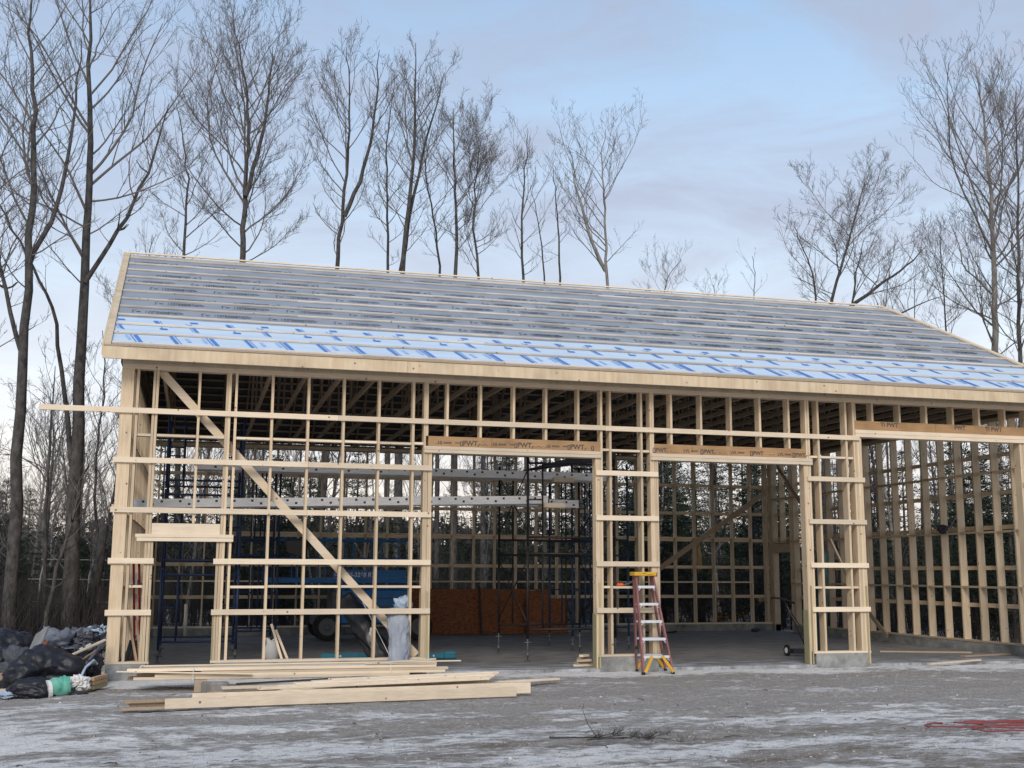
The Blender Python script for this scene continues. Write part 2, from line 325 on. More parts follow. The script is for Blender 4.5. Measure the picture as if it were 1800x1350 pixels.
# opening 1
HD1 = (3.865, 4.045)
for a, z1 in ((5.095, ZTT), (5.137, HD1[0]-.12)): stud(front, a, a+.04, 0, WD, Z0, ZTT if z1 == ZTT else z1)
stud(front, 5.137, 5.177, 0, WD, HD1[1]+.002, ZTT)
stud(front, 5.179, 5.217, 0, WD, Z0, 3.742, name='jack_stud'); stud(front, 5.2195, 5.248, -.002, WD, -.02, 3.742, W_Z, 'jamb_board')
M().box(5.186, 5.216, -.016, -.002, .02, 1.35).build('treated_strip', W_TREAT, front)
stud(front, 8.285, 8.31, -.002, WD, .0, 3.742, W_Z, 'jamb_board'); stud(front, 8.312, 8.345, 0, WD, Z0, 3.742, name='jack_stud'); stud(front, 8.347, 8.377, 0, WD, Z0, 3.742, name='jack_stud'); stud(front, 8.38, 8.42, 0, WD, Z0, ZTT)
M().box(8.326, 8.356, -.016, -.002, 0, 1.5).build('treated_strip', W_TREAT, front); M().box(8.27, 8.283, .0, WD, -.02, .95).build('treated_strip', W_TREAT, front)
# pier 1
for i in (12, 13): stud(front, studX(i)-sw/2+.012, studX(i)+sw/2+.012, 0, WD, Z0, ZTT)
for a, z1 in ((9.350, ZTT), (9.392, ZTT)): stud(front, a, a+.039, 0, WD, Z0, z1)
stud(front, 9.433, 9.470, 0, WD, Z0, 3.742, name='jack_stud'); stud(front, 9.472, 9.51, -.002, WD, Z0, 3.742, name='jack_stud')
# opening 2 / pier 2
stud(front, 12.500, 12.53, -.002, WD, 0, 3.735, W_Z, 'jamb_board'); stud(front, 12.533, 12.57, 0, WD, Z0, 3.735, name='jack_stud')
M().box(12.486, 12.498, .0, WD, -.02, 1.0).build('treated_strip', W_TREAT, front); M().box(12.545, 12.575, -.016, -.002, .0, 1.45).build('treated_strip', W_TREAT, front)
for a, z1 in ((12.573, ZTT), (12.615, ZTT)): stud(front, a, a+.039, 0, WD, Z0, z1)
for i in (19, 20): stud(front, studX(i)-sw/2+.01, studX(i)+sw/2+.01, 0, WD, Z0, ZTT)
for a, z1 in ((13.600, ZTT), (13.641, 4.31)): stud(front, a, a+.039, 0, WD, Z0, z1)
stud(front, 13.641, 13.68, 0, WD, 4.64, ZTT)
stud(front, 13.683, 13.72, 0, WD, Z0, 4.31, name='jack_stud'); stud(front, 13.723, 13.78, -.002, WD, 0, 4.31, W_Z, 'jamb_board')
M().box(13.725, 13.755, -.016, -.003, .0, 1.45).build('treated_strip', W_TREAT, front)
# opening 3 right pier
stud(front, 17.40, 17.44, -.002, WD, 0, 4.31, W_Z, 'jamb_board')
for a, z1 in ((17.442, 4.31), (17.484, 4.31), (17.60, ZTT)): stud(front, a, a+.04, 0, WD, Z0, z1)
stud(front, studX(27)-.02, studX(27)+.02, 0, WD, Z0, ZTT); stud(front, 18.05, 18.29, 0, .04, Z0, ZTT)
# cripples
for i in list(range(7, 12))+list(range(14, 19)): stud(front, studX(i)-sw/2, studX(i)+sw/2, 0, WD, HD1[1]+.001, ZTT)
for i in range(21, 27): stud(front, studX(i)-sw/2, studX(i)+sw/2, 0, WD, 4.641, ZTT)
# laminated headers with their pale nailers and print
def lvl(x0, x1, z0, z1, n0, n1, nx0, nx1, marks, seam):
    hd = M(); hd.box(x0, seam-.002, .001, .045, z0, z1); hd.box(seam+.002, x1, .001, .045, z0, z1); hd.box(x0, x1, .048, WD, z0, z1)
    o = bevel(hd.build('header', LVL, front), .003)
    k = M(); zm = n0+(n1-n0)*.47; k.box(nx0, nx1, -.042, WD, n0, zm-.001); k.box(nx0, nx1, -.039, WD, zm+.002, n1-.002)
    bevel(k.build('header_nailer', W_X, front), .003)
    for (x, s, zz, sz) in marks: text('lettering', s, sz, INKB, front, (x, -.002, zz), (1, 0, 0), (0, 0, 1), .0015)
B1 = '- . \u25a0 .'
mk = []
for k in range(3): mk += [(5.32+k*1.0, '.10 ===', 3.905, .085), (5.66+k*1.0, '\u2550[]', 3.905, .085), (5.80+k*1.0, 'PWT,', 3.895, .125), (6.09+k*1.0, '- . - .', 3.90, .09)]
mk += [(8.2, '[]', 3.9, .09)]
lvl(5.18, 8.378, *HD1, 3.745, 3.865, 5.10, 8.38, mk, 6.33)
mk = [(9.40, '[]PWT,', 3.90, .10), (9.76, '- . - .', 3.895, .08), (10.02, 'LVL ===', 3.905, .08), (10.36, '[]PWT,', 3.90, .10), (10.75, '- . - .', 3.895, .08), (10.98, 'LVL ===', 3.905, .08), (11.38, '[]PWT', 3.9, .10), (11.78, '- . -', 3.895, .08), (11.96, 'LVL ===', 3.9, .08), (12.27, '[]PWT,-', 3.895, .10)]
lvl(9.432, 12.572, *HD1, 3.738, 3.865, 9.36, 12.68, mk, 10.2)
lvl(13.641, 17.60, 4.46, 4.64, 4.315, 4.46, 13.635, 17.62, [(14.22, 'TI PWT', 4.54, .12), (15.9, 'PWT', 4.545, .12), (16.62, 'TI PWT', 4.54, .12)], 15.47)
# horizontal strapping outside
GZ = [1.012, 1.836, 2.66, 3.475, 4.296]
def girt(x0, x1, z, dz=0, name='girt', t=.045):
    hh = .045; b_ = bevel(M().hexa([(x0, -t, z-hh), (x1, -t, z-hh+dz), (x1, -.003, z-hh+dz), (x0, -.003, z-hh), (x0, -t, z+hh), (x1, -t, z+hh+dz), (x1, -.003, z+hh+dz), (x0, -.003, z+hh)]).build(name, W_X, front), .003); return b_
girt(-1.245, 3.59, GZ[4]); girt(3.593, 8.46, GZ[4], .004); girt(8.463, 13.72, GZ[4], -.003)
for gi in (2, 3): girt(-.06, 3.1, GZ[gi]); girt(3.103, 5.245, GZ[gi])
for gi in (0, 1): girt(-.05, .66, GZ[gi]); girt(1.60, 5.245, GZ[gi], .004)
for gi in range(4): girt(8.28, 9.495, GZ[gi]); girt(12.57, 13.80, GZ[gi]); girt(17.42, LEN+.05, GZ[gi])
# blocking rows between studs
def blocks(xs, z, par=front):
    for a, b in zip(xs, xs[1:]):
        if b-a > .06: j = rnd.uniform(-.006, .006); M().box(a+.002, b-.002, .02, WD-.01, z-.02+j, z+.02+j).build('blocking', W_X, par)
for z in (1.425, 3.905):
    w_ = sw/2+.001
    if z > 2: blocks([.288, .504], z); [blocks([a+w_, b-w_], z) for a, b in ((.57+.004, studX(0)), (studX(0), 1.712))]
    else: blocks([.288, .504], z)
    blocks([1.78, studX(1)-w_], z)
    for i in range(1, 6): blocks([studX(i)+w_, studX(i+1)-w_], z)
    blocks([studX(6)+w_, 5.094], z)
    e1, e2 = studX(12)+.012, studX(13)+.012
    for a, b in ((8.421, e1-w_), (e1+w_, e2-w_), (e2+w_, 9.349)): blocks([a, b], z)
    e1, e2 = studX(19)+.01, studX(20)+.01
    for a, b in ((12.655, e1-w_), (e1+w_, e2-w_), (e2+w_, 13.599)): blocks([a, b], z)
M().beam((.60, .208, 5.02), (5.06, .208, .262), .032, .135, (0, 0, 1)).build('brace', W_X, front)
# ---- side walls (studs run across, strapping outside)
def sidewall(name, x0, outx, ys, door=None):
    s_ = M(); y0, y1 = WD+.002, DEP-WD-.002
    if door: s_.box(x0, x0+WD, y0, door[0], ZS, ZS+.038); s_.box(x0, x0+WD, door[1], y1, ZS, ZS+.038)
    else: s_.box(x0, x0+WD, y0, y1, ZS, ZS+.038)
    s_.box(x0, x0+WD, y0, y1, ZT, ZT+.038); s_.box(x0, x0+WD, y0, y1, ZT+.039, ZT+.077)
    wl = s_.build(name, W_Y, bld); prev = y0
    for y in ys:
        if door and door[0]+.05 < y < door[1]-.05: stud(wl, x0, x0+WD, y-.02, y+.02, 2.56, ZTT)
        elif door and abs(y-door[0]) < .06 or door and abs(y-door[1]) < .06:
            stud(wl, x0, x0+WD, y-.02, y+.02, .0, ZTT, W_Z); 
        else: stud(wl, x0, x0+WD, y-.02, y+.02, Z0, ZTT)
    ya = sorted(ys)
    for a, b in zip([WD]+ya, ya+[DEP-WD]):
        for z in (1.40, 2.60, 3.90):
            if b-a < .1: continue
            if door and z < 2.3 and a > door[0]-.05 and b < door[1]+.05: continue
            j = rnd.uniform(-.008, .008); M().box(x0+.01, x0+WD-.012, a+.022, b-.022, z-.02+j, z+.02+j).build('blocking', W_Y, wl)
    for z in (1.0, 1.82, 3.45, 4.28, 2.70):
        if door and z < 2.3: M().box(outx-.021, outx+.021, 0, door[0], z-.045, z+.045).build('girt', W_Y, wl); continue
        M().box(outx-.021, outx+.021, 0, DEP, z-.045, z+.045).build('girt', W_Y, wl)
    return wl
yr = [.55+.637*k for k in range(17)]+[10.93, 11.5, 12.0]
yr[16] = 10.72
right = sidewall('right_wall', LEN-WD-.006, LEN+.018, yr, (10.93, 12.0))
M().box(LEN-WD, LEN-.01, 10.96, 11.97, 2.30, 2.55).build('door_header', W_Y, right)
rb = M(); rb.beam((18.07, 11.5, 4.86), (18.07, 9.9, 3.45), .03, .12); rb.build('brace', W_DIM, right)
M().beam((17.98, 6.85, .78), (17.98, 5.95, .16), .035, .11).build('brace', W_DIM, right)
yl = [.3+.61*k for k in range(20)]
left = sidewall('left_wall', .004, -.024, yl)
# ---- back wall
bk = M(); Yb = DEP-WD
for z in (ZS, ZT, ZT+.039): bk.box(0, LEN, Yb, DEP-.001, z, z+.038)
back = bk.build('back_wall', W_X, bld)
XB = [.31+.614*k for k in range(29)]
for x in XB: stud(back, x-.02, x+.02, Yb, DEP-.002, Z0, ZTT)
for x in (18.0, 18.2): stud(back, x-.05, x+.05, Yb-.002, DEP-.02, Z0, ZTT)
for a, b in zip(XB, XB[1:]):
    for z in (1.42, 2.72): M().box(a+.022, b-.022, Yb+.02, DEP-.02, z-.02, z+.02).build('blocking', W_X, back)
for z in (1.0, 1.86, 2.66, 3.45, 4.28): M().box(0, LEN, DEP+.001, DEP+.042, z-.045, z+.045).build('girt', W_X, back)
M().beam((14.2, Yb-.02, 1.62), (17.98, Yb-.02, 4.1), .03, .15).build('brace', W_DIM, back)
print('studs', nstud[0])
# ---- roof
RY, RZ, SL = 6.1, 8.55, .4975
def rz(y): return RZ-abs(y-RY)*SL if y <= RY else RZ-(y-RY)*SL
XL0, XL1, XR0, XR1 = -.26, -.46, 18.78, 18.44     # eave and ridge ends
def xl(y): t = max(0, min(1, (y+.42)/6.5)) if y < RY else max(0, 1-(y-RY)/6.6); return XL0+(XL1-XL0)*t
def xr(y): t = max(0, min(1, (y+.42)/6.5)) if y < RY else max(0, 1-(y-RY)/6.6); return XR0+(XR1-XR0)*t**2.2
YE, YBE = -.44, DEP+.44
rf = M()
nv = Vector((0, -SL, 1)).normalized()
def billow(y0, y1, mi, lift):
    ny = int((y1-y0)/.09); nx_ = 190; b = len(rf.v)
    for j in range(ny+1):
        y = y0+(y1-y0)*j/ny; a, c = xl(y), xr(y)
        for i in range(nx_+1):
            x = a+(c-a)*i/nx_; rf.v.append((x, y, rz(y)+lift-.002+.0035*noise.noise((x*1.1, y*6, 4))+.0025*noise.noise((x*4, y*9, 8))))
    for j in range(ny):
        for i in range(nx_): q = b+j*(nx_+1)+i; rf.face((q, q+1, q+nx_+2, q+nx_+1), mi)
def strip(y0, y1, mi, lift=0.):
    n = 24
    if lift: return billow(y0, y1, mi, lift)
    for k in range(n):
        ya, yb = y0+(y1-y0)*k/n, y0+(y1-y0)*(k+1)/n
        rf.quad([(xl(ya), ya, rz(ya)+lift), (xr(ya), ya, rz(ya)+lift), (xr(yb), yb, rz(yb)+lift), (xl(yb), yb, rz(yb)+lift)], mi)
strip(YE, 1.22, 1); strip(1.22, RY, 0, .004); strip(RY, YBE, 0, .004)
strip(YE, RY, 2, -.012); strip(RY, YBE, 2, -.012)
# printing on the membranes, laid 4 mm above the sheet
def dec(x0, x1, y0, y1, mi, sk=0):
    l_ = .0095; rf.quad([(x0+sk*(y0-y1)*-1*0, y0, rz(y0)+l_), (x1, y0, rz(y0)+l_), (x1+sk*(y1-y0), y1, rz(y1)+l_), (x0+sk*(y1-y0), y1, rz(y1)+l_)], mi)
pr = random.Random(3)
glyph = {'I': [(0, .3, 0, 1)], 'T': [(0, 1, .8, 1), (.35, .65, 0, .8)], 'C': [(0, .3, 0, 1), (.3, .9, .8, 1), (.3, .9, 0, .2)], 'O': [(0, .28, 0, 1), (.72, 1, 0, 1), (.28, .72, .8, 1), (.28, .72, 0, .2)],
         'E': [(0, .3, 0, 1), (.3, 1, .8, 1), (.3, .8, .4, .6), (.3, 1, 0, .2)], 'N': [(0, .28, 0, 1), (.72, 1, 0, 1), (.28, .72, .4, .75)], 'S': [(0, 1, .8, 1), (0, .3, .5, .8), (0, 1, .4, .6), (.7, 1, .1, .4), (0, 1, 0, .2)], 'A': [(0, .25, 0, .8), (.75, 1, 0, .8), (.25, .75, .8, 1), (.25, .75, .35, .5)], 'X': [(0, .35, 0, .4), (.65, 1, 0, .4), (.3, .7, .35, .65), (0, .35, .6, 1), (.65, 1, .6, 1)]}
word = 'ICOTEXONSTAOTEX'
def printrow(yc, xs0, typ, per=1.213, wd_=.87, hgt=.175):
    x = xs0-per*2
    while x < 18.4:
        y0, y1 = yc-hgt/2, yc+hgt/2
        if x > xl(yc)+.08 and x+wd_ < xr(yc)-.05:
            a = x if typ == 'A' else x+wd_
            if typ == 'A': dec(x, x+.05, yc-.025, yc+.025, 3); bx = x+wd_; g0 = x+.07
            else: dec(x+wd_-.05, x+wd_, yc-.025, yc+.025, 3); bx = x; g0 = x+.22
            dec(bx-.012, bx+.004, y0, y1, 3); dec(min(bx, bx+(.05 if typ == 'B' else -.05)), max(bx, bx+(.05 if typ == 'B' else -.05)), y1-.014, y1, 3)
            lx = bx+.06 if typ == 'B' else bx-.14
            dec(lx, lx+.07, yc-.03, yc+.012, 3)
            for q in range(13):
                ch = glyph[word[q]]; gx = g0+q*.047
                for (u0, u1, v0, v1) in ch: dec(gx+u0*.037, gx+u1*.037, y0+.014+v0*(hgt-.028), y0+.014+v1*(hgt-.028), 3)
        x += per
for a in ((5.40, -.23, 'A'), (4.36, .28, 'A'), (4.13, .75, 'B'), (3.28, .23, 'B'), (2.56, .59, 'A'), (2.22, .38, 'B'), (1.60, .02, 'B'), (3.78, 1.0, 'B')): printrow(*a)
k = 0; x = -.19
while x < 18.2:
    s_ = .30
    if k % 2 == 0:
        if x > xl(1)+.02:
            dec(x-.0, x+.13, 1.0, 1.08, 4, s_*-1); dec(x+.05, x+.062, .50, .98, 4, -s_); dec(x+.09, x+.145, .50, .93, 4, -s_); dec(x+.13, x+.15, .46, .5, 4)
        dec(x+.40+.0, x+.42, -.28, .20, 4, -s_); dec(x+.45, x+.52, -.28, .16, 4, -s_); dec(x+.26, x+.31, -.10, .14, 5, -s_)
    else:
        dec(x+.05, x+.13, .80, 1.06, 4, -s_); dec(x+.155, x+.17, .80, 1.06, 4, -s_)
        dec(x+.14, x+.16, .62, .70, 4, -s_); dec(x+.12, x+.25, .55, .62, 4, -s_); dec(x+.26, x+.31, .72, .80, 5, -s_)
        dec(x+.40, x+.46, -.22, .18, 4, -s_); dec(x+.49, x+.505, -.22, .18, 4, -s_); dec(x+.50, x+.64, -.30, -.245, 4, -s_); dec(x+.60, x+.66, -.10, .10, 5, -s_)
    k += 1; x += .618
roof = rf.build('roof', [MEM, FOIL, MEMD, INKR, INKBL, INKLB], bld)
# battens over the membrane
BY = [5.93, 5.76, 5.23, 4.68, 4.10, 3.55, 2.97, 2.41, 1.87, 1.31, .76, .22, -.36]
for bi, y in enumerate(BY):
    cuts = [xl(y)+.10]+sorted(rnd.uniform(1+4.6*k_, 4+4.6*k_) for k_ in range(4))+[xr(y)-.08]
    zz = rz(y)
    for a, b in zip(cuts, cuts[1:]):
        j = rnd.uniform(-.012, .012); bh = .013; bw = .030
        t = Vector((0, 1, SL)).normalized()
        c0 = Vector((a+.001, y+j, rz(y+j)+.010+bh)); c1 = Vector((b-.001, y-j, rz(y-j)+.010+bh))
        mm_ = M(); u = nv*bh; q = t*bw
        mm_.hexa([c0-q-u, c1-q-u, c1+q-u, c0+q-u, c0-q+u, c1-q+u, c1+q+u, c0+q+u]); mm_.build('batten', BATT, roof)
for y in (RY+.14, RY+.7, RY+1.8, RY+3, RY+4.2, RY+5.4):
    M().box(xl(y)+.1, xr(y)-.1, y-.03, y+.03, rz(y)+.012, rz(y)+.05).build('batten', W_X, roof)
# barge boards
for side in (0, 1):
    g = M(); n = 10
    for k in range(n):
        ya, yb = YE+(RY-YE)*k/n, YE+(RY-YE)*(k+1)/n
        fx = xl if side == 0 else xr; s_ = 1 if side == 0 else -1
        xa0, xa1, xb0, xb1 = fx(ya)-.012*s_, fx(ya)+.088*s_, fx(yb)-.012*s_, fx(yb)+.088*s_
        g.hexa([(xa0, ya, rz(ya)-.012), (xa1, ya, rz(ya)+.012), (xb1, yb, rz(yb)+.012), (xb0, yb, rz(yb)-.012), (xa0, ya, rz(ya)+.05), (xa1, ya, rz(ya)+.05), (xb1, yb, rz(yb)+.05), (xb0, yb, rz(yb)+.05)])
        g.hexa([(xa0-.036*s_, ya, rz(ya)-.17), (xa0-.002*s_, ya, rz(ya)-.17), (xb0-.002*s_, yb, rz(yb)-.17), (xb0-.036*s_, yb, rz(yb)-.17), (xa0-.036*s_, ya, rz(ya)+.048), (xa0-.002*s_, ya, rz(ya)+.048), (xb0-.002*s_, yb, rz(yb)+.048), (xb0-.036*s_, yb, rz(yb)+.048)])
        ya, yb = RY+(YBE-RY)*k/n, RY+(YBE-RY)*(k+1)/n; xa0, xb0 = fx(ya)-.012*s_, fx(yb)-.012*s_
        g.hexa([(xa0-.036*s_, ya, rz(ya)-.17), (xa0-.002*s_, ya, rz(ya)-.17), (xb0-.002*s_, yb, rz(yb)-.17), (xb0-.036*s_, yb, rz(yb)-.17), (xa0-.036*s_, ya, rz(ya)+.048), (xa0-.002*s_, ya, rz(ya)+.048), (xb0-.002*s_, yb, rz(yb)+.048), (xb0-.036*s_, yb, rz(yb)+.048)])
    g.build('barge_board', W_FAS, roof)
# fascia
g = M(); xs = [XL0-.03, 4.7, 8.2, 13.1, XR0+.03]; g0 = rz(YE)
for a, b in zip(xs, xs[1:]): g.box(a+.001, b-.001, YE-.04, YE-.002, g0-.225, g0-.022)
g.box(XL0-.03, XR0+.03, YE+.002, YE+.036, g0-.20, g0-.045); bevel(g.build('fascia', W_FAS, roof), .004)
M().box(XL0, XR0, YBE-.04, YBE, rz(YBE)-.2, rz(YBE)-.03).build('fascia', W_FAS, roof)
M().hexa([(XL0-.02, YE-.05, g0-.018), (XR0+.02, YE-.05, g0-.018), (XR0+.02, YE+.06, g0+.03), (XL0-.02, YE+.06, g0+.03), (XL0-.02, YE-.05, g0-.006), (XR0+.02, YE-.05, g0-.006), (XR0+.02, YE+.06, g0+.044), (XL0-.02, YE+.06, g0+.044)]).build('drip_edge', W_DIM, roof)
M().box(.0, LEN, -.042, -.003, ZT+.078, ZT+.16).build('frieze_board', W_FAS, roof)
for z, y in ((ZT+.14, -.15), (ZT+.13, -.27)): M().box(.0, LEN, y-.018, y+.018, z-.0, z+.07).build('soffit_lookout', W_DIM, roof)
# ridge board pair
M().beam((xl(RY), RY, RZ+.045), (xr(RY), RY, RZ+.045), .05, .03).build('ridge_board', W_X, roof)
# purlins under the membrane
py = YE+.15
while py < YBE-.1:
    if abs(py-RY) > .08:
        M().box(.0, LEN, py-.03, py+.03, rz(py)-.066-abs(.019*SL), rz(py)-.02-.03*SL).build('purlin', W_Y, roof)
    py += .29
# trusses: mesh shared, copied along the length
def truss_mesh():
    t = M(); zc = ZT+.079+.045; hw = .028
    ya, yb = .0, DEP
    t.box(-hw, hw, ya, yb, zc-.045, zc+.045)
    for s0, e0 in ((YE+.04, RY), (RY, YBE-.04)):
        q0, q1 = Vector((0, s0, rz(s0)-.115)), Vector((0, e0, rz(e0)-.115)); t.beam(q0, q1, .038, .085)
    top = zc+.04
    def web(y0, z0, y1, z1): t.beam((0, y0, z0), (0, y1, z1), .036, .085)
    web(RY, top, RY+.001, rz(RY)-.16)
    for s_ in (-1, 1): web(RY+s_*2.2, top, RY+s_*2.21, rz(RY+2.2)-.16); web(RY+s_*2.25, top, RY+s_*.12, RZ-.24)
    return t
tr0 = truss_mesh().build('truss', W_DIM, roof); tr0.location.x = .02
for k in range(1, 31):
    c = tr0.copy(); COL.objects.link(c); c.parent = roof; c.location.x = min(LEN-.02, .02+k*S)
# gable ends: sheeted outside with dark membrane on studs
for x, nm in ((-.03, 0), (LEN+.012, 1)):
    gs = M(); n = 16; pts = [(x, y, ZT+.09) for y in (0, DEP)]+[(x, DEP, rz(DEP)-.08), (x, RY, RZ-.08), (x, 0, rz(0)-.08)]
    b = [(x+.014, p[1], p[2]) for p in pts]
    gs.quad(pts); gs.quad(b[::-1])
    gs.build('gable_sheet', MEMD, roof)
    for k in range(1, 20):
        y = k*.61; M().box(x+(.016 if nm == 0 else -.045), x+(.055 if nm == 0 else -.004), y-.02, y+.02, ZT+.09, rz(y)-.2).build('gable_stud', W_DIM, roof) if rz(y)-.2 > ZT+.1 else None
    for k in range(1, 8):
        z = ZT+.1+k*.42; hw = (RZ-.25-z)/SL
        if hw > .2: M().box(x+(.058 if nm == 0 else -.085), x+(.09 if nm == 0 else -.048), RY-hw, RY+hw, z, z+.06).build('gable_girt', W_DIM, roof)
#PART2
# ------------------------------------------------------------------ bare trees
class TB:                                            # fast tube batch for branches
    def __init__(s): s.v = []; s.f = []; s.n = 0
    def tube(s, P, Rr, n):
        P = np.asarray(P, float); k = len(P); d = np.gradient(P, axis=0); d /= (np.linalg.norm(d, axis=1)[:, None]+1e-9)
        ref = np.array([.31, .93, .17]); u = np.cross(d, ref); u /= (np.linalg.norm(u, axis=1)[:, None]+1e-9); w_ = np.cross(d, u)
        a = np.arange(n)*2*math.pi/n; Rr = np.asarray(Rr, float)
        V = P[:, None, :]+Rr[:, None, None]*(u[:, None, :]*np.cos(a)[None, :, None]+w_[:, None, :]*np.sin(a)[None, :, None])
        s.v.append(V.reshape(-1, 3)); i = np.arange(k-1)[:, None]*n; j = np.arange(n)[None, :]; j2 = (j+1) % n
        s.f.append(np.stack([i+j, i+j2, i+n+j2, i+n+j], -1).reshape(-1, 4)+s.n); s.n += k*n
    def build(s, name, mt, parent=None, smooth=True):
        V = np.concatenate(s.v); F = np.concatenate(s.f); me = bpy.data.meshes.new(name)
        me.vertices.add(len(V)); me.vertices.foreach_set('co', V.ravel()); me.loops.add(F.size); me.loops.foreach_set('vertex_index', F.ravel().astype(np.int32))
        me.polygons.add(len(F)); me.polygons.foreach_set('loop_start', (np.arange(len(F))*4).astype(np.int32)); me.polygons.foreach_set('loop_total', np.full(len(F), 4, np.int32))
        if smooth: me.polygons.foreach_set('use_smooth', np.ones(len(F), bool))
        me.update(); me.materials.append(mt); o = bpy.data.objects.new(name, me); COL.objects.link(o); o.parent = parent; return o
def grow(tb, g, p, d, L_, r, lev, minr, dens, upc, sides):
    n = max(3, int(L_/.35)+1) if lev < 3 else 3
    n = min(n, 9); P = [p]; st = L_/n; dd = d.copy()
    for i in range(n):
        dd = dd+np.array([g.gauss(0, .13), g.gauss(0, .13), g.gauss(0, .08)+upc/n*1.6]); dd /= np.linalg.norm(dd); P.append(P[-1]+dd*st)
    P = np.array(P); r1 = max(minr*.55, r*.25); Rr = np.linspace(r, r1, len(P)); tb.tube(P, Rr, sides if lev < 2 else 3)
    if lev >= 4: return
    cnt = int({0: 9, 1: 6, 2: 4, 3: 2.4}[lev]*dens*(.55+.45*min(1.6, L_/({0: 4, 1: 2, 2: 1, 3: .5}[lev])))+g.random())
    for c in range(cnt):
        t = .16+.82*(c+g.random())/max(cnt, 1); i = min(int(t*n), n-1); q = P[i]+(P[i+1]-P[i])*(t*n-i); ax = P[i+1]-P[i]; ax /= np.linalg.norm(ax)
        pr_ = np.array([g.gauss(0, 1), g.gauss(0, 1), g.gauss(0, .6)]); pr_ -= ax*pr_.dot(ax); pr_ /= np.linalg.norm(pr_)+1e-9
        an = g.uniform(.40, .85); nd = ax*math.cos(an)+pr_*math.sin(an); nd[2] += .12; nd /= np.linalg.norm(nd)
        l2 = L_*(1-t*.5)*g.uniform(.36, .62)
        if l2 < .16: l2 = .16
        grow(tb, g, q, nd, l2, max(minr, r*(1-.7*t)*.55), lev+1, minr, dens, upc*.8, 3)
def tree(name, label, stems, X0, X1, zc, y, r, seed, dens=1., group=None, bark=None, minr=.0048, upc=.35, depth=1.0, cat='tree', nl=None):
    g = random.Random(seed); tk = TB(); cb = TB(); base = stems[0][0][0]
    root = empty(name, label, cat, (base[0], y, base[1]), group)
    R0 = np.array([base[0], y, base[1]])
    for si, (pts, rr, zcs, hw) in enumerate(stems):
        # smooth the trunk line
        P = []; yo = g.uniform(-.1, .1)
        for (a, b) in zip(pts, pts[1:]):
            for t in (0, .25, .5, .75): P.append(((a[0]+(b[0]-a[0])*t), y, a[1]+(b[1]-a[1])*t))
        P.append((pts[-1][0], y, pts[-1][1])); P = np.array(P, float)
        for _ in range(2): P[1:-1] = (P[:-2]+2*P[1:-1]+P[2:])/4
        zz = (P[:, 2]-P[0, 2])/(P[-1, 2]-P[0, 2]); P[:, 1] += np.sin(zz*5+seed)*.25*zz; P[:, 0] += np.array([g.gauss(0, .025) for _ in P])*(zz > 0)
        Rr = rr*(1-zz)**.85+.010; Rr[0] *= 1.25 if si == 0 else 1
        tk.tube(P-R0, Rr, 10)
        zt = P[-1, 2]; H = zt-zcs; cnt = nl or max(8, int(H*2.9))
        for c in range(cnt):
            t = (c+g.random())/cnt; z = zcs+H*t*.97; i = int(np.searchsorted(P[:, 2], z))-1; i = max(0, min(i, len(P)-2)); f = (z-P[i, 2])/(P[i+1, 2]-P[i, 2]+1e-6); q = P[i]+(P[i+1]-P[i])*f
            az = g.uniform(0, 2*math.pi) if c % 2 else g.choice([0, math.pi])+g.uniform(-.7, .7)
            reach = hw*1.15*(math.sin(math.pi*min(1, .26+t*.74))**.6)*g.uniform(.65, 1.05)
            el = g.uniform(.62 if t > .3 else .30, .95)+t*.28; L_ = max(.5, reach/math.cos(min(el+.15, 1.25))); L_ = min(L_, (zt-z)*.95+.8)
            dd = np.array([math.cos(az)*math.cos(el), math.sin(az)*math.cos(el)*depth, math.sin(el)])
            rq = np.interp(z, P[:, 2], Rr); grow(cb, g, q-R0, dd, L_, max(minr, min(rq*.5, .006+L_*.0075)), 0 if L_ > 2.2 else 1, minr, dens*(1 if si == 0 else .7)*(1-.25*t), upc, 5)
    if y < 10:
        for k in range(9):
            i = g.randrange(3, len(P)-4); a = g.uniform(0, 6.28); q = P[i]-R0; l_ = g.uniform(.12, .5); tk.tube([q, q+np.array([math.cos(a)*l_*.6, math.sin(a)*l_*.6, l_*.3]), q+np.array([math.cos(a)*l_, math.sin(a)*l_, l_*.8])], [.022, .016, .008], 5)
    tk.build('trunk', bark or BARK, root); cb.build('crown', TWIG, root)
    return root
def T(name, lab, y, pts, xa, xb, zc, r, seed, extra=(), **k):
    st = [(pts, r, zc, (xb-xa)/2)]
    for (p2, a2, b2, z2, r2) in extra: st.append((p2, r2, z2, (b2-a2)/2))
    return tree(name, lab, st, xa, xb, zc, y, r, seed, **k)
G1 = 'tall bare trees behind the barn'
T('bare_tree', 'tall thick trunked bare tree nearest the left edge of the view', 6.5, [(-2.32,-.2),(-2.44,4.1),(-2.49,7.82),(-2.49,10.02),(-2.58,11.73),(-2.79,13.59),(-2.82,14.96)], -4.1,-1.3,7.6,.145, 1, [([(-2.49,8.2),(-2.0,9.6),(-1.75,11.5),(-1.7,13.6)],-2.4,-1.0,9.4,.05), ([(-2.47,6.2),(-3.1,8.2),(-3.5,10.6)],-4,-2.6,7,.045)], dens=.95, minr=.0032)
T('bare_tree', 'thickest bare tree, forked low down, standing nearest the barn corner', 8, [(-1.27,-.2),(-1.4,2.98),(-1.43,6.91),(-1.5,9.63),(-1.53,11.73),(-1.66,13.57),(-1.79,16.2)], -3.3,.7,8.2,.175, 12,
  [([(-1.38,2.9),(-1.62,5.05),(-2.02,7.41),(-2.58,8.59),(-3.27,9.75),(-3.83,10.8)],-3.79,-2.6,7.38,.062), ([(-1.46,8.3),(-.8,9.6),(-.2,11.1),(.2,12.8)],-.6,.8,9.2,.05)], dens=1.0, minr=.0032)
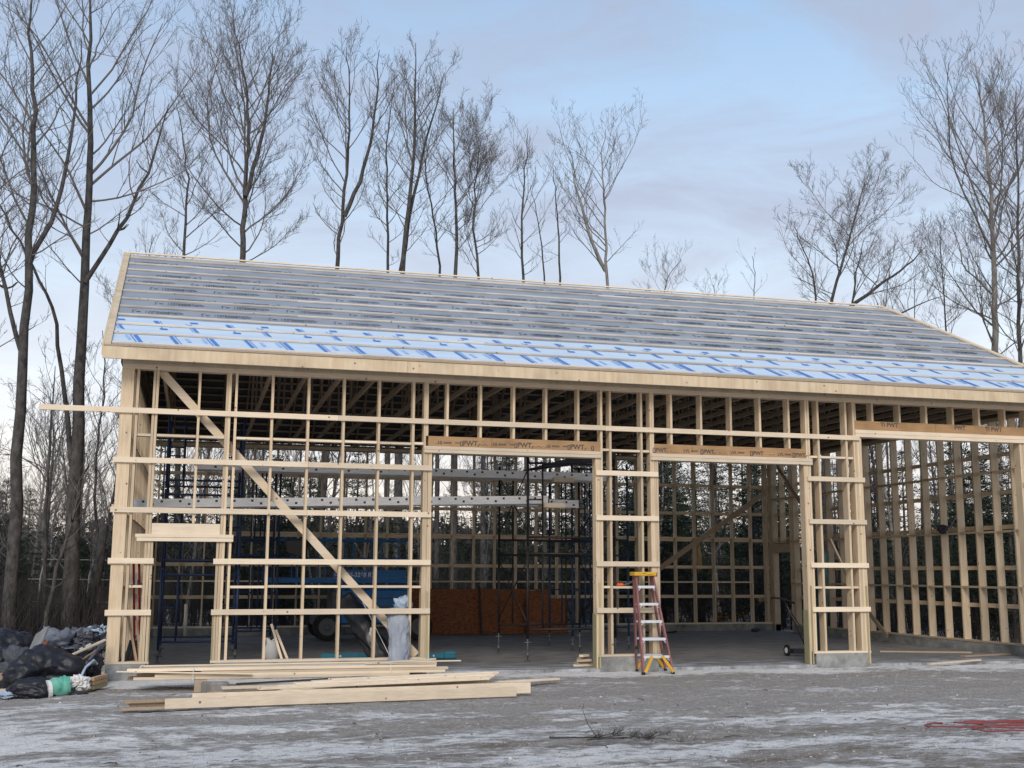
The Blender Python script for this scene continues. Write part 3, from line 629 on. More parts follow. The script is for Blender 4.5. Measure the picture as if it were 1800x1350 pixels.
T('bare_tree', 'slim bare tree over the left roof end, left of the broad crown', 22, [(.76,-.15),(.41,12.83),(.45,15.38),(.27,17.09),(-.15,18.68)],-1.4,2.0,12.6,.12,3, group=G1)
T('bare_tree', 'broad crowned bare tree forking just above the left part of the roof ridge', 20, [(2.81,-.15),(2.39,12.24),(2.44,13.88),(2.4,15.74),(2.5,17.22),(2.22,19.31),(1.76,21.08)],-.1,5.2,12.0,.20,4,[([(2.44,14.6),(2.9,16.6),(3.1,18.6),(3.2,20.3)],2.3,4.2,15.6,.08)], dens=1.1, group=G1)
T('bare_tree', 'leaning bare tree with twin tall leaders left of the dense clump', 21, [(5.41,-.15),(5.79,12.51),(6.01,14.92),(6.09,17.33),(6.08,19.33),(5.87,20.99)],4.7,7.6,12.9,.15,5,[([(6.02,14.49),(6.69,16.29),(7.1,18.55),(7.11,21.03)],6.1,7.9,16.0,.075)], group=G1)
T('bare_tree', 'thin straight bare tree next to the tallest tree of the middle clump, on its left', 23, [(8.18,-.15),(8.01,13.0),(7.86,15.94),(7.77,18.24),(7.99,20.2)],6.98,8.95,13.2,.11,6, group=G1)
T('bare_tree', 'tallest bare tree of the middle clump, leaning right above the ridge', 20, [(8.04,-.15),(7.95,12.28),(8.26,15.45),(8.35,17.85),(8.29,21.0)],7.2,9.8,12.8,.17,7,[([(7.95,12.28),(8.53,16.13),(9.12,18.6),(9.42,19.97)],8.2,10.2,14.6,.07)], dens=1.1, group=G1)
T('bare_tree', 'bare tree with a curving thin trunk in the middle clump, right of the tallest one', 23, [(10.06,-.15),(9.93,12.92),(9.71,15.42),(9.29,17.23),(9.6,19.0)],8.8,10.8,13.4,.10,8, group=G1)
T('bare_tree', 'straight bare tree in the middle clump, above the centre of the ridge', 21, [(10.23,-.15),(10.17,12.44),(10.21,14.85),(10.12,16.85),(10.04,19.2)],9.0,11.6,13.2,.15,9, dens=1.2, group=G1)
T('bare_tree', 'low dense bare tree at the right end of the middle clump', 21, [(11.33,-.15),(11.21,12.4),(10.84,14.46),(10.96,16.71),(11.21,18.2)],9.9,12.7,12.5,.11,10, dens=1.35, group=G1)
T('bare_tree', 'open bare tree with few upright branches, first one right of the middle clump', 21, [(13.04,-.15),(12.89,12.41),(12.75,14.62),(12.84,16.44),(12.92,18.5)],11.7,13.8,12.6,.11,11, dens=.75, group=G1)
T('bare_tree', 'short thin bare tree between two taller open ones above the ridge', 23, [(14.3,-.15),(14.23,12.92),(13.95,15.07),(13.71,16.6)],13.3,14.8,13.6,.09,13, dens=.7, group=G1)
T('bare_tree', 'dark slender bare tree with a kinked stem just left of the rounded open crown', 22, [(14.49,-.15),(14.47,12.7),(14.52,14.6),(14.36,16.45),(14.29,17.5)],13.7,15.2,13.8,.10,14, dens=.7, group=G1)
T('bare_tree', 'bare tree with a rounded open crown standing alone above the right middle of the ridge', 20, [(15.77,-.15),(15.78,12.11),(15.75,13.69),(15.73,15.93),(15.62,17.27),(15.87,18.6)],14.3,17.9,12.6,.12,15,[([(15.72,12.9),(15.01,14.3),(14.52,16.04),(14.53,17.4)],13.9,15.3,14.0,.065)], dens=.85, bark=BARKP, group=G1)
T('bare_tree', 'small leaning bare tree low over the ridge, right of the rounded crown', 26, [(20.28,-.15),(20.54,13.2),(20.91,14.7),(21.52,15.4)],19.3,21.9,12.6,.07,16, group=G1)
T('bare_tree', 'faint tiny treetop showing over the ridge where the sky is open', 30, [(24.66,-.15),(24.92,14.4),(24.88,15.4)],24.1,25.7,14.0,.05,17, group=G1)
T('bare_tree', 'little Y shaped treetop poking over the ridge left of the wide bushy tree', 26, [(24.68,-.15),(24.85,13.75),(24.94,14.73),(24.78,15.7)],24.1,25.7,13.6,.06,18, dens=.5, nl=5, group=G1)
T('bare_tree', 'wide bushy many stemmed bare tree leaning right behind the right part of the ridge', 17, [(22.67,-.15),(23.19,11.2),(23.94,13.3),(24.42,14.8),(24.94,16.3)],22.3,26.2,11.4,.14,19,
  [([(22.3,3),(22.73,11.43),(22.61,12.55),(22.07,13.58),(21.83,14.39)],21.0,23.2,11.0,.09), ([(23.1,9.5),(23.72,11.0),(25.31,12.2),(26.58,13.1),(27.4,13.9)],23.9,28.2,11.0,.10), ([(23.26,6),(24.12,11.0),(24.37,12.68),(24.73,14.01)],22.96,26.8,10.9,.08), ([(23.4,8.5),(25.0,10.6),(26.9,11.6),(28.0,12.0)],24.5,28,10.4,.08)], dens=1.25, upc=.2, group=G1)
T('bare_tree', 'tall pale barked bare tree with sweeping lower limbs at the right end of the roof', 17, [(29.92,-.15),(30.29,9.56),(30.35,12.22),(30.41,15.39),(30.38,18.62),(30.2,21.6)],27.2,33.4,9.6,.20,20, dens=.85, bark=BARKP, upc=.45, group=G1)
T('bare_tree', 'thin bare tree behind the sloping right end of the roof, left of the pale trunk', 22, [(31.4,-.15),(31.82,11.68),(31.83,13.98),(31.93,16.6)],30.4,33.2,11.2,.08,21, group=G1)
T('bare_tree', 'dark bare tree cut off by the right edge of the view', 16, [(29.91,-.15),(30.48,9.18),(30.68,12.44),(31.21,16.96),(31.36,20.3)],29.2,33.0,8.6,.12,22, group=G1)
T('bare_tree', 'weak bare treetop rising behind the right slope, between the bushy tree and the pale trunk', 22, [(30.04,-.15),(30.43,12.02),(30.46,14.1)],29.2,31.6,11.4,.06,23, group=G1)
T('bare_tree', 'slight bare tree right behind the corner where ridge and right slope meet', 24, [(29.88,-.15),(30.2,12.8),(30.47,14.9),(30.65,15.5)],29.3,31.7,12.2,.06,24, group=G1)
T('bare_tree', 'slim bare tree just left of the roof corner, seen against the pale low sky', 24, [(-.59,-.15),(-.76,8.97),(-.81,10.88),(-.83,12.83),(-.74,14.0)],-2.0,.4,6.2,.08,25)
T('bare_tree', 'bare tree at the far left with only its limbs reaching into view', 7, [(-3.03,-.2),(-3.25,4.12),(-3.67,9.16),(-3.84,13.14)],-4.6,-2.2,6.0,.11,26, minr=.005)
T('sapling', 'thin crooked sapling close beside the barn corner board', 14, [(-1.04,-.18),(-1.28,2.5),(-1.52,4.84),(-1.32,6.45),(-1.52,8.4)],-2.1,-.5,3.6,.05,27, cat='sapling')
T('sapling', 'thin sapling with drooping limbs between the two big trunks on the left', 12, [(-2.3,-.15),(-2.42,3.16),(-2.47,5.22),(-2.48,7.0)],-3.2,-1.6,3.0,.05,28, cat='sapling', upc=-.3)
T('sapling', 'crooked dark sapling leaning behind the junk heap', 6.5, [(-1.75,-.15),(-1.5,1.8),(-1.2,3.0),(-1.05,4.2)],-1.9,-.7,2.2,.05,29, cat='sapling', minr=.004)
s_ = M().tube([(-1.02, 9, -.1), (-.98, 9, 1.0), (-.84, 9.05, 1.9), (-.80, 9.1, 2.75)], [.13, .12, .11, .08], 9).build('tree_stump', BARK, smooth=True); tag(s_, 'thick leaning dead stub in front of the wood beside the barn corner', 'stump')
# ------------------------------------------------------------------ the wood behind: copies of a few kinds
def conifer(seed, h, wd_):
    g = random.Random(seed); r = empty('evergreen', '', 'tree'); TB_ = TB(); TB_.tube([(0, 0, 0), (.03, 0, h*.5), (0, .02, h)], [.11, .07, .012], 7)
    m_ = M(); z = h*.10
    while z < h*.98:
        t = z/h; rad = wd_*(1-t)**.75*g.uniform(.65, 1.1)+.12; nb = g.randint(4, 6); a0 = g.uniform(0, 6.28)
        for b in range(nb):
            if g.random() < .12: continue
            a = a0+b*6.283/nb+g.uniform(-.3, .3); rr = rad*g.uniform(.7, 1.15); dz = g.uniform(-.12, .22)*rr
            e = Vector((math.cos(a)*rr, math.sin(a)*rr, z+dz)); TB_.tube([(0, 0, z), tuple((Vector((0, 0, z))+e)/2+Vector((0, 0, .05))), tuple(e)], [.02, .012, .005], 3)
            nc = int(14+rr*40)
            for c in range(nc):
                u = g.uniform(.22, 1.05); p = Vector((0, 0, z)).lerp(e, u)+Vector((g.gauss(0, .09), g.gauss(0, .09), g.gauss(0, .07)+.03))
                d = Vector((math.cos(a)+g.gauss(0, .6), math.sin(a)+g.gauss(0, .6), g.gauss(.1, .45))).normalized(); s1 = g.uniform(.10, .20); q = d.cross(Vector((g.gauss(0, 1), g.gauss(0, 1), 1))).normalized()*g.uniform(.010, .022)
                m_.quad([p-q, p+d*s1*.5-q*1.4, p+d*s1, p+d*s1*.5+q*1.4])
        z += g.uniform(.22, .42)
    TB_.build('trunk', BARK, r); m_.build('crown', NEEDLE, r); return r
def baretree(seed, h, r, bark=None, dens=.9):
    g = random.Random(seed); x = 0; pts = [(0, 0)]
    for k in range(1, 6): x += g.uniform(-.22, .22)*h/12; pts.append((x, h*k/5))
    o = tree('bare_tree', '', [(pts, r, h*.28, h*.17)], 0, 0, 0, 0, r, seed, dens=dens*.8, bark=bark, nl=int(h*1.7), minr=.007); return o
con = [conifer(31, 7.5, 1.9), conifer(32, 5.6, 1.7), conifer(33, 9.0, 2.1)]
brp = [baretree(41, 9.5, .09), baretree(42, 11, .12), baretree(43, 7.0, .05), baretree(44, 10, .10, BARKP)]
bir = [baretree(45, 9, .075, BIRCH, .6)]
KIDS = {}
for r_ in con+brp+bir: KIDS[r_.name] = [c for c in bpy.data.objects if c.parent == r_]
def place(src, first, x, y, s, lab, grp, lean=(0, 0), nm=None):
    if first: o = src; 
    else:
        o = src.copy(); COL.objects.link(o)
        for c in KIDS[src.name]: d = c.copy(); COL.objects.link(d); d.parent = o
    if nm: o.name = nm
    o.location = (x, y, gz(x, y)-.05); o.scale = (s, s, s*rnd2.uniform(.92, 1.08)); o.rotation_euler = (lean[0], lean[1], rnd2.uniform(0, 6.28)); o['label'] = lab; o['category'] = 'tree'; o['group'] = grp
rnd2 = random.Random(11); used = set()
def put(kinds, x, y, s, lab, grp, lean=(0, 0), nm=None):
    src = rnd2.choice(kinds)
    if src in con: lab = ('tall ', 'low ', 'broad ')[con.index(src)]+lab
    if src in brp: lab = ('dark barked ', 'tall ', 'short ', 'pale barked ')[brp.index(src)]+lab
    f = src.name not in used
    nm0 = src.name; used.add(nm0); place(src, f, x, y, s, lab, grp, lean, None)
def cx(fx, y): # point across the field of view at depth y: fx 0 left edge .. 1 right edge
    d = y+20; return 1.294+d*(math.tan(yaw-math.atan(.4415))*(1-fx)+math.tan(yaw+math.atan(.4415))*fx)
for k in range(84):
    y = 15.0+k*.32+rnd2.uniform(-1, 1); fx = rnd2.uniform(.13, 1.12); s = rnd2.uniform(.68, 1.08)
    if fx < .40: s *= .74
    else: s *= 1.02
    put(con, cx(fx, y), y, s, 'dark green evergreen in the wood behind the barn', 'evergreens in the wood behind the barn')
for k in range(16):      # on the right of the gable wall
    put(con, rnd2.uniform(20.5, 27), rnd2.uniform(3, 14), rnd2.uniform(.5, .85), 'dark green evergreen seen through the studs of the right end wall', 'evergreens beyond the right end wall')
for k in range(90):
    y = 14.5+k*.33+rnd2.uniform(-.8, .8); fx = rnd2.uniform(.0, 1.1)
    put(brp, cx(fx, y), y, rnd2.uniform(.55, .92), 'slim bare tree in the wood behind the barn', 'slim bare trees in the wood', (rnd2.gauss(0, .05), rnd2.gauss(0, .05)))
for k in range(14):
    put(brp, rnd2.uniform(20, 28), rnd2.uniform(2, 14), rnd2.uniform(.6, .9), 'slim bare tree seen through the studs of the right end wall', 'bare trees beyond the right end wall', (rnd2.gauss(0, .04), rnd2.gauss(0, .04)))
for x, y, s, ln, lb in ((15.9, 15.5, .75, .12, 'white barked birch leaning behind the back wall near the broken tree'), (10.1, 15.6, .6, -.02, 'white barked birch behind the black scaffold tower'), (21.6, 5.5, .85, .16, 'white barked birch leaning outside the right end wall, nearer one'), (20.9, 9.5, .8, .14, 'white barked birch outside the right end wall, farther one'), (4.9, 15.2, .6, .2, 'white barked birch leaning behind the scissor lift')):
    put(bir, x, y, s, lb, 'white birches round the barn', (0, ln))
for k in range(30):
    y = rnd2.uniform(14, 28); put(con, cx(rnd2.uniform(-.05, .12), y), y, rnd2.uniform(.36, .55), 'dark evergreen in the wood left of the barn', 'evergreens left of the barn')
for k in range(14):
    y = rnd2.uniform(13, 22); put(brp, cx(rnd2.uniform(-.04, .12), y), y, rnd2.uniform(.35, .6), 'thin bare tree in the wood left of the barn', 'thin bare trees left of the barn', (rnd2.gauss(0, .06), rnd2.gauss(0, .06)))
# undergrowth and the far wood: uncountable, one object each
g = random.Random(51); tb = TB()
for k in range(5200):
    y = 13.4+g.random()**1.4*22; x = cx(g.uniform(-.1, 1.12), y); h = g.uniform(.5, 2.9); d = np.array([g.gauss(0, .28), g.gauss(0, .28), 1.]); p = np.array([x, y, gz(x, y)-.05])
    q = p+d*h*.5+np.array([g.gauss(0, .08), g.gauss(0, .08), 0]); e_ = p+d*h; tb.tube([p, q, e_], [.012, .008, .003], 3)
    for c in range(2): a = p+(e_-p)*g.uniform(.3, .8); tb.tube([a, a+np.array([g.gauss(0, .3), g.gauss(0, .3), g.uniform(.2, .6)])], [.006, .003], 3)
for k in range(1300):
    x = g.uniform(18.9, 28); y = g.uniform(-1, 13); h = g.uniform(.4, 2.2); d = np.array([g.gauss(0, .3), g.gauss(0, .3), 1.]); p = np.array([x, y, gz(x, y)-.05]); tb.tube([p, p+d*h*.5, p+d*h], [.012, .008, .003], 3)
for k in range(4200):
    y = g.uniform(6, 18); x = cx(g.uniform(-.06, .10), y); 
    if x > -.5: continue
    h = g.uniform(.4, 1.8); d = np.array([g.gauss(0, .3), g.gauss(0, .3), 1.]); p = np.array([x, y, gz(x, y)-.05]); tb.tube([p, p+d*h*.5, p+d*h], [.010, .007, .003], 3)
o = tb.build('undergrowth', BRUSH); o['kind'] = 'stuff'; o['label'] = 'leafless brush tangled between the trees'; o['category'] = 'undergrowth'
mf = M(); g = random.Random(52); tb = TB()
for k in range(420):
    y = g.uniform(42, 80); x = cx(g.uniform(-.15, 1.2), y); h = g.uniform(3.6, 5.6)*(y+20)/85; tb.tube([(x, y, -.3), (x+g.gauss(0, .3), y, h*.6), (x+g.gauss(0, .5), y, h*1.12)], [.14, .08, .02], 4)
    for c in range(110):
        z = h*g.uniform(.02, 1); rr = 1.9*(1.05-z/h)+.4; p = Vector((x+g.gauss(0, rr*.6), y+g.gauss(0, rr*.6), z)); a = Vector((g.gauss(0, 1), g.gauss(0, 1), g.gauss(0, .7))).normalized(); b = a.cross(Vector((g.gauss(0, 1), g.gauss(0, 1), 1))).normalized(); s1 = g.uniform(.25, .6)
        mf.quad([p-a*s1, p+b*s1*.35, p+a*s1, p-b*s1*.35])
a_ = mf.build('far_wood', BRUSH); a_['kind'] = 'stuff'; a_['label'] = 'dark distant wood closing the view behind the nearer trees'; a_['category'] = 'wood'
tt = tb.build('trunks', BRUSH, a_); tt['kind'] = 'stuff'
# logs and sawn stump in the wood
o = M().tube([(17.05, 15, -.1), (17.0, 15, 1.3), (16.95, 15.02, 2.0)], [.19, .17, .15], 10).build('broken_tree', BARK, smooth=True); tag(o, 'snapped off tree with bright torn wood at its top behind the back wall', 'broken tree')
q = M(); g = random.Random(5)
for k in range(12):
    a = k*.52; q.tube([(16.95+.10*math.cos(a), 15.02+.10*math.sin(a), 1.6-g.random()*.5), (16.95+.12*math.cos(a), 15.0+.12*math.sin(a), 2.2), (16.93+.1*math.cos(a), 14.97+.08*math.sin(a), 2.4+g.random()*.5)], [.05, .06, .008], 4)
q.build('torn_top', RAWW, o)
for x, y, sc_ in ((18.6, 15.3, .25), (9.0, 15.0, .2), (7.0, 14.8, .2)):
    q = M().tube([(x-.9, y, .25), (x, y+.1, .35), (x+1.0, y+.2, .9)], [.10, .13, .10], 9).build('log', RAWW if x > 15 else BARKP, smooth=True)
    tag(q, {18.6: 'felled log with pale split wood behind the back wall, near the far corner', 9.0: 'felled pale log in the brush behind the leaning strand boards', 7.0: 'felled pale log behind the back wall, left of the strand boards'}[x], 'log')
# hooped frames out in the wood on the left
hp = empty('hoop_frame', 'pale metal frame of bent posts and rails standing in the wood on the left', 'frame', (-2.9, 14, 0))
for k in range(4):
    x = -2.66+k*.62; off(M().tube([(x-.07, 14, .4), (x-.03, 14, 1.55), (x+.06, 14, 1.95)], .022, 6).build('post', SNOWW), hp); 
for z in (1.98, 1.45, .85, .72): off(M().tube([(-2.7 if z > 1.5 else -3.0, 14, z), (-.75, 14, z-.02)], .012, 5).build('rail', SNOWW), hp)

# ------------------------------------------------------------------ stepladder in front of the pier
LX, LYv, lz = 9.13, -.62, -.055
lad = empty('stepladder', 'faded red stepladder with yellow top standing open in front of the middle pier', 'ladder', (LX, LYv, lz))
def lbeam(n, p, q, a, b, mt, uv=(0, 1, 0)): return M().beam(p, q, a, b, uv).build(n, mt, lad)
LH = 1.75
rx = {0: (-.26, .27), 1: (-.17, .20)}                    # foot spread and top spread
fy, ty, by = -.02, .30, .62
tp = (-.165, .185)
for sx, b, t in ((-1, -.22, -.23), (1, .33, .09)):     # front rails: left upright, right splayed
    o = lbeam('rail', (b, fy, 0), (t, ty-.03, LH-.05), .030, .075, RED_F)
for b, t in ((-.10, -.235), (.45, .08)):
    lbeam('rear_rail', (b, by, 0), (t, ty+.05, LH-.05), .026, .06, RED_F)
for k in range(1, 6):
    z = .30*k; u = z/(LH-.05); y = fy+(ty-.03-fy)*u; xa = -.22-.01*u+.015; xb = .33-.24*u-.015
    sm = M(); sm.box(xa, xb, y-.045, y+.045, z-.008, z+.008); sm.box(xa, xb, y-.047, y-.039, z-.035, z-.008); st = sm.build('step', ALU, lad)
    bq = M(); bq.beam((xa+.005, y-.05, z-.075), (xa+.06, y-.05, z-.012), .012, .012); bq.beam((xb-.005, y-.05, z-.075), (xb-.06, y-.05, z-.012), .012, .012); bq.build('brace', ALU, st)
    yb = by+(ty+.05-by)*u; xa2 = -.10-.135*u; xb2 = .45-.37*u; M().box(xa2, xb2, yb-.012, yb+.012, z-.04, z-.005).build('rear_bar', ALU, lad)
tm = M(); tm.box(-.285, .135, ty-.13, ty+.13, LH-.07, LH); tpo = bevel(tm.build('top', YEL, lad), .012, 2)
M().box(.125, .16, ty-.09, ty+.09, LH-.08, LH-.01).build('end_pad', BLACK, tpo)
M().box(-.14, -.07, ty-.1315, ty-.130, LH-.028, LH-.020).build('print', BLACK, tpo); M().box(-.05, .06, ty-.1315, ty-.130, LH-.05, LH-.045).build('print', BLACK, tpo)
for p, q in (((-.20, fy-.04, .03), (-.06, fy-.02, .30)), ((.32, fy-.04, .03), (.13, fy-.02, .30)), ((-.09, by, .05), (.06, by-.02, .26)), ((.43, by, .05), (.26, by-.02, .26))): lbeam('foot_brace', p, q, .05, .02, YEL)
for x, y in ((-.22, fy), (.33, fy), (-.10, by), (.45, by)): M().box(x-.02, x+.02, y-.045, y+.045, -.012, .03).build('foot', RUBBER, lad)
M().cyl((-.19, .40, .42), (-.17, .38, .42), .035, 10).build('hole_plug', BLACK, lad)

# ------------------------------------------------------------------ scaffold towers
def scaf(name, label, x0, x1, y0, y1, levels, lh, mt, z0=0.25, rungs=True, braces=True):
    root = empty(name, label, 'scaffold', (x0, y0, 0)); r = .024
    zt = z0+levels*lh
    for yy in (y0, y1):
        for lv in range(levels):
            za, zb = z0+lv*lh+.01, z0+(lv+1)*lh-.01; f = M()
            for xx in (x0, x1): f.tube([(xx, yy, za), (xx, yy, zb)], r, 8)
            for t in (.10, .93): f.tube([(x0, yy, za+(zb-za)*t), (x1, yy, za+(zb-za)*t)], r*.9, 8)
            wx = (x1-x0)
            for xx in (x0+.30, x1-.30): f.tube([(xx, yy, za+(zb-za)*.10), (xx, yy, za+(zb-za)*.93)], r*.7, 6)
            for t in ((.30, .52, .74) if rungs else (.52,)):
                for a, b in ((x0, x0+.30), (x1-.30, x1)): f.tube([(a, yy, za+(zb-za)*t), (b, yy, za+(zb-za)*t)], r*.6, 6)
            off(f.build('end_frame', mt, smooth=True), root)
    if braces:
        for xx in (x0, x1):
            for lv in range(levels):
                za, zb = z0+lv*lh+.3, z0+(lv+1)*lh-.25
                for a, b in ((za, zb), (zb, za)): off(M().tube([(xx, y0, a), (xx, y1, b)], .012, 6).build('cross_brace', mt, smooth=True), root)
    for xx in (x0, x1):
        for yy in (y0, y1):
            f = M(); f.tube([(xx, yy, .03), (xx, yy, z0+.12)], .014, 8); f.box(xx-.05, xx+.05, yy-.05, yy+.05, .002, .012); f.tube([(xx, yy, .10), (xx, yy, .17)], .034, 8); f.tube([(xx-.07, yy, z0-.06), (xx+.07, yy, z0-.06)], .012, 6)
            off(f.build('screw_jack', GREYM, smooth=True), root)
    return root
scaf('scaffold', 'dark blue scaffold tower just inside the left doorway', .72, 2.12, 2.9, 4.6, 3, 1.5, BLUE_S, .22, rungs=False)
f2 = scaf('scaffold', 'narrow dark blue scaffold frame standing behind the blue doorway tower', 2.2, 3.0, 5.2, 6.8, 2, 1.9, BLUE_S, .25, braces=False, rungs=False)
b1 = scaf('scaffold', 'rust black scaffold tower in the middle of the open bay', 7.50, 9.28, 1.75, 3.95, 2, 1.75, STEEL_D, .42, rungs=False)
f3 = scaf('scaffold', 'blue scaffold frames standing behind the rust black tower', 9.3, 10.6, 4.5, 6.2, 2, 1.9, BLUE_S, .3, rungs=False, braces=False)
# aluminium planks with punched side rails
def plank(label, p, q, yw=.5):
    x0, z0 = p[0], p[2]; x1, z1 = q[0], q[2]; y = p[1]; root = empty('scaffold_plank', label, 'scaffold plank', p)
    def zz(x): return z0+(z1-z0)*(x-x0)/(x1-x0)
    fm = M()
    for yy in (y, y+yw): mm_ = (fm if yy == y else M()).hexa([(x0, yy, z0-.078), (x1, yy, z1-.078), (x1, yy+.03, z1-.078), (x0, yy+.03, z0-.078), (x0, yy, z0+.078), (x1, yy, z1+.078), (x1, yy+.03, z1+.078), (x0, yy+.03, z0+.078)])
    off(mm_.build('side_rail', ALU), root)
    off(M().hexa([(x0, y+.031, z0+.03), (x1, y+.031, z1+.03), (x1, y+yw-.001, z1+.03), (x0, y+yw-.001, z0+.03), (x0, y+.031, z0+.062), (x1, y+.031, z1+.062), (x1, y+yw-.001, z1+.062), (x0, y+yw-.001, z0+.062)]).build('deck', W_DIM), root)
    x = x0+.2; k = 0
    while x < x1-.1:
        zc = zz(x)+(-.022 if k % 4 == 1 else .03)
        if k % 4 != 3: fm.box(x-.022, x+.022, y-.003, y+.001, zc-.02, zc+.02, 1)
        x += .16; k += 1
    off(fm.build('side_rail', [ALU, BLACK]), root)
    for xx in (x0, x1): off(M().box(xx-.012, xx+.012, y-.006, y+yw+.036, zz(xx)-.07, zz(xx)+.07).build('end_cap', BLACK), root)
    return root
plank('upper aluminium scaffold plank with punched side rail under the eaves', (1.25, 3.0, 3.685), (9.6, 3.0, 3.655))
plank('lower aluminium scaffold plank, its left end near the corner post', (.16, 2.0, 2.875), (8.0, 2.0, 3.10))
plank('short dark aluminium plank end lying behind the lower one at the black tower', (6.6, 3.1, 3.13), (9.0, 3.1, 3.09))
for lab, x, y, z in (('offcut of pale board under the upper plank at the black tower', 8.6, 2.9, 3.57), ('offcut of pale board under the lower plank at the black tower', 8.1, 1.95, 2.985)):
    tag(bevel(M().box(x-.22, x+.22, y-.03, y+.4, z-.045, z+.045).build('board_offcut', W_X), .003), lab, 'board offcut')
o = M().hexa([(8.3, 4.3, 3.9), (10.2, 4.1, 4.15), (10.3, 5.0, 4.2), (8.3, 5.0, 3.9), (8.3, 4.3, 3.93), (10.2, 4.1, 4.45), (10.3, 5.0, 4.5), (8.3, 5.0, 3.93)]).build('tarp', TARPD); tag(bevel(o, .03, 2), 'dark tarp bundled along the top of the blue frames behind the black tower', 'tarp')

# ------------------------------------------------------------------ rough terrain scissor lift
lf = empty('scissor_lift', 'dark blue four wheel scissor lift with railed platform parked inside the left bay', 'scissor lift', (5.6, 9.3, 0))
def P(m_, n, mt, sm=False): return off(m_.build(n, mt, smooth=sm), lf)
bevel(P(M().box(4.82, 6.52, 9.0, 10.7, .42, 1.24), 'body', LIFTB), .03, 2)
P(M().box(4.80, 6.54, 8.985, 9.0, 1.02, 1.05), 'trim', BLACK)
P(M().box(4.2, 6.9, 9.35, 10.4, .38, .62), 'chassis', GREYM)
P(M().box(4.62, 4.81, 9.1, 10.4, .75, 1.2), 'engine_cover', GREYM)
for x in (4.5, 6.78):
    for y in (9.0, 10.45):
        wl = P(M().tube([(x, y, .345), (x, y+.015, .345), (x, y+.24, .345), (x, y+.255, .345)], [.30, .335, .335, .30], 28), 'wheel', RUBBER, False)
        off(M().tube([(x, y-.012, .345), (x, y+.004, .345)], [.20, .215], 24).build('rim', GREYM, wl), lf) if False else None
        rm = M(); rm.tube([(x, y-.018, .345), (x, y-.001, .345)], [.19, .215], 24); rm.tube([(x, y-.05, .345), (x, y-.02, .345)], [.05, .09], 12); rr = rm.build('rim', GREYM, wl)
        rr.matrix_parent_inverse = Matrix.Translation(-Vector(lf.location)) @ Matrix.Translation(Vector(lf.location))
# scissor stack
for k in range(4):
    z0_, z1_ = 1.25+k*.035, 1.275+k*.035; P(M().box(4.85, 6.5, 9.3+.03*k, 9.36+.03*k, z0_, z1_), 'scissor_arm', LIFTB)
bevel(P(M().box(3.0, 6.5, 9.0, 10.6, 1.40, 1.52), 'platform', LIFTB), .01)
rl = 0
for x in np.linspace(3.03, 6.47, 6):
    for y in (9.02, 10.58): P(M().tube([(x, y, 1.52), (x, y, 2.46)], .016, 6), 'guard_post', LIFTB)
for z in (2.46, 2.0):
    for y in (9.02, 10.58): P(M().tube([(3.03, y, z), (6.47, y, z)], .02, 6), 'guard_rail', LIFTB)
    for x in (3.03, 6.47): P(M().tube([(x, 9.02, z), (x, 10.58, z)], .02, 6), 'guard_rail', LIFTB)
P(M().box(4.60, 6.40, 8.985, 9.0, 1.53, 1.72), 'toe_board', LIFTB)
bevel(P(M().hexa([(3.45, 8.85, 2.12), (3.85, 8.85, 2.0), (3.95, 9.0, 2.0), (3.5, 9.0, 2.12), (3.4, 8.85, 2.44), (3.95, 8.85, 2.46), (4.0, 9.0, 2.46), (3.4, 9.0, 2.44)]), 'control_box', BLACK), .02)
def lt(n, s, sz, x, z, sh=0): o_ = text(n, s, sz, WHITE, None, (x, 8.975, z), (1, 0, 0), (0, 0, 1), .001, sh); off(o_, lf)
lt('lettering', 'G', .13, 4.62, 1.58, .2); lt('lettering', 'GS-3268 RT', .145, 4.90, 1.56, .1); lt('lettering', '4x4', .17, 4.95, .76, .3)
P(M().box(6.10, 6.24, 8.990, 8.998, .86, .89), 'decal', WHITE); P(M().box(6.12, 6.24, 8.990, 8.998, .79, .83), 'decal', WHITE); P(M().cyl((5.95, 8.996, .80), (5.95, 8.985, .80), .07, 16), 'filler_cap', GREYM)
P(M().box(5.42, 5.85, 8.990, 8.998, .79, .86), 'decal', GREYM)

# ------------------------------------------------------------------ things on the slab
for lab, a, b, t in (('dark stained strand board sheet leaning on the back wall, left of the pair', 7.0, 9.02, 0), ('strand board sheet leaning on the back wall beside the seam, paler one', 9.06, 11.1, .0)):
    p = [(a, 11.78, 0), (b, 11.78, 0), (b, 11.80, 0), (a, 11.80, 0), (a, 12.02, 1.22), (b, 12.02, 1.22), (b, 12.04, 1.22), (a, 12.04, 1.22)]; tag(M().hexa(p).build('strand_board', OSB), lab, 'board sheet')
tag(M().hexa([(10.3, 11.62, 0), (11.5, 11.62, 0), (11.5, 11.64, 0), (10.3, 11.64, 0), (10.3, 11.76, .98), (11.45, 11.76, .95), (11.45, 11.78, .95), (10.3, 11.78, .98)]).build('strand_board', OSB), 'shorter strand board piece leaning in front at the right end', 'board sheet')
tag(M().beam((9.02, 11.70, 0), (9.0, 11.93, 1.3), .05, .04, (0, 1, 0)).build('batten_stick', TARPK), 'dark batten standing against the seam of the leaning strand boards', 'batten')
o = M().cyl((1.16, 11.0, 0), (1.15, 11.0, .85), .045, 14).build('drain_pipe', PVC, smooth=True); tag(o, 'white plastic drain pipe standing out of the slab beyond the doorway', 'pipe')
bm_ = empty('jack_beam', 'teal painted steel beam with a square end cap lying on the slab behind the sill', 'steel beam', (3.75, 2.75, 0))
off(bevel(M().beam((3.75, 3.1, .07), (6.1, 2.75, .07), .10, .10).build('beam', TEAL), .006), bm_); off(bevel(M().beam((6.09, 2.752, .08), (6.32, 2.72, .08), .16, .145).build('end_cap', TEAL), .03, 2), bm_)
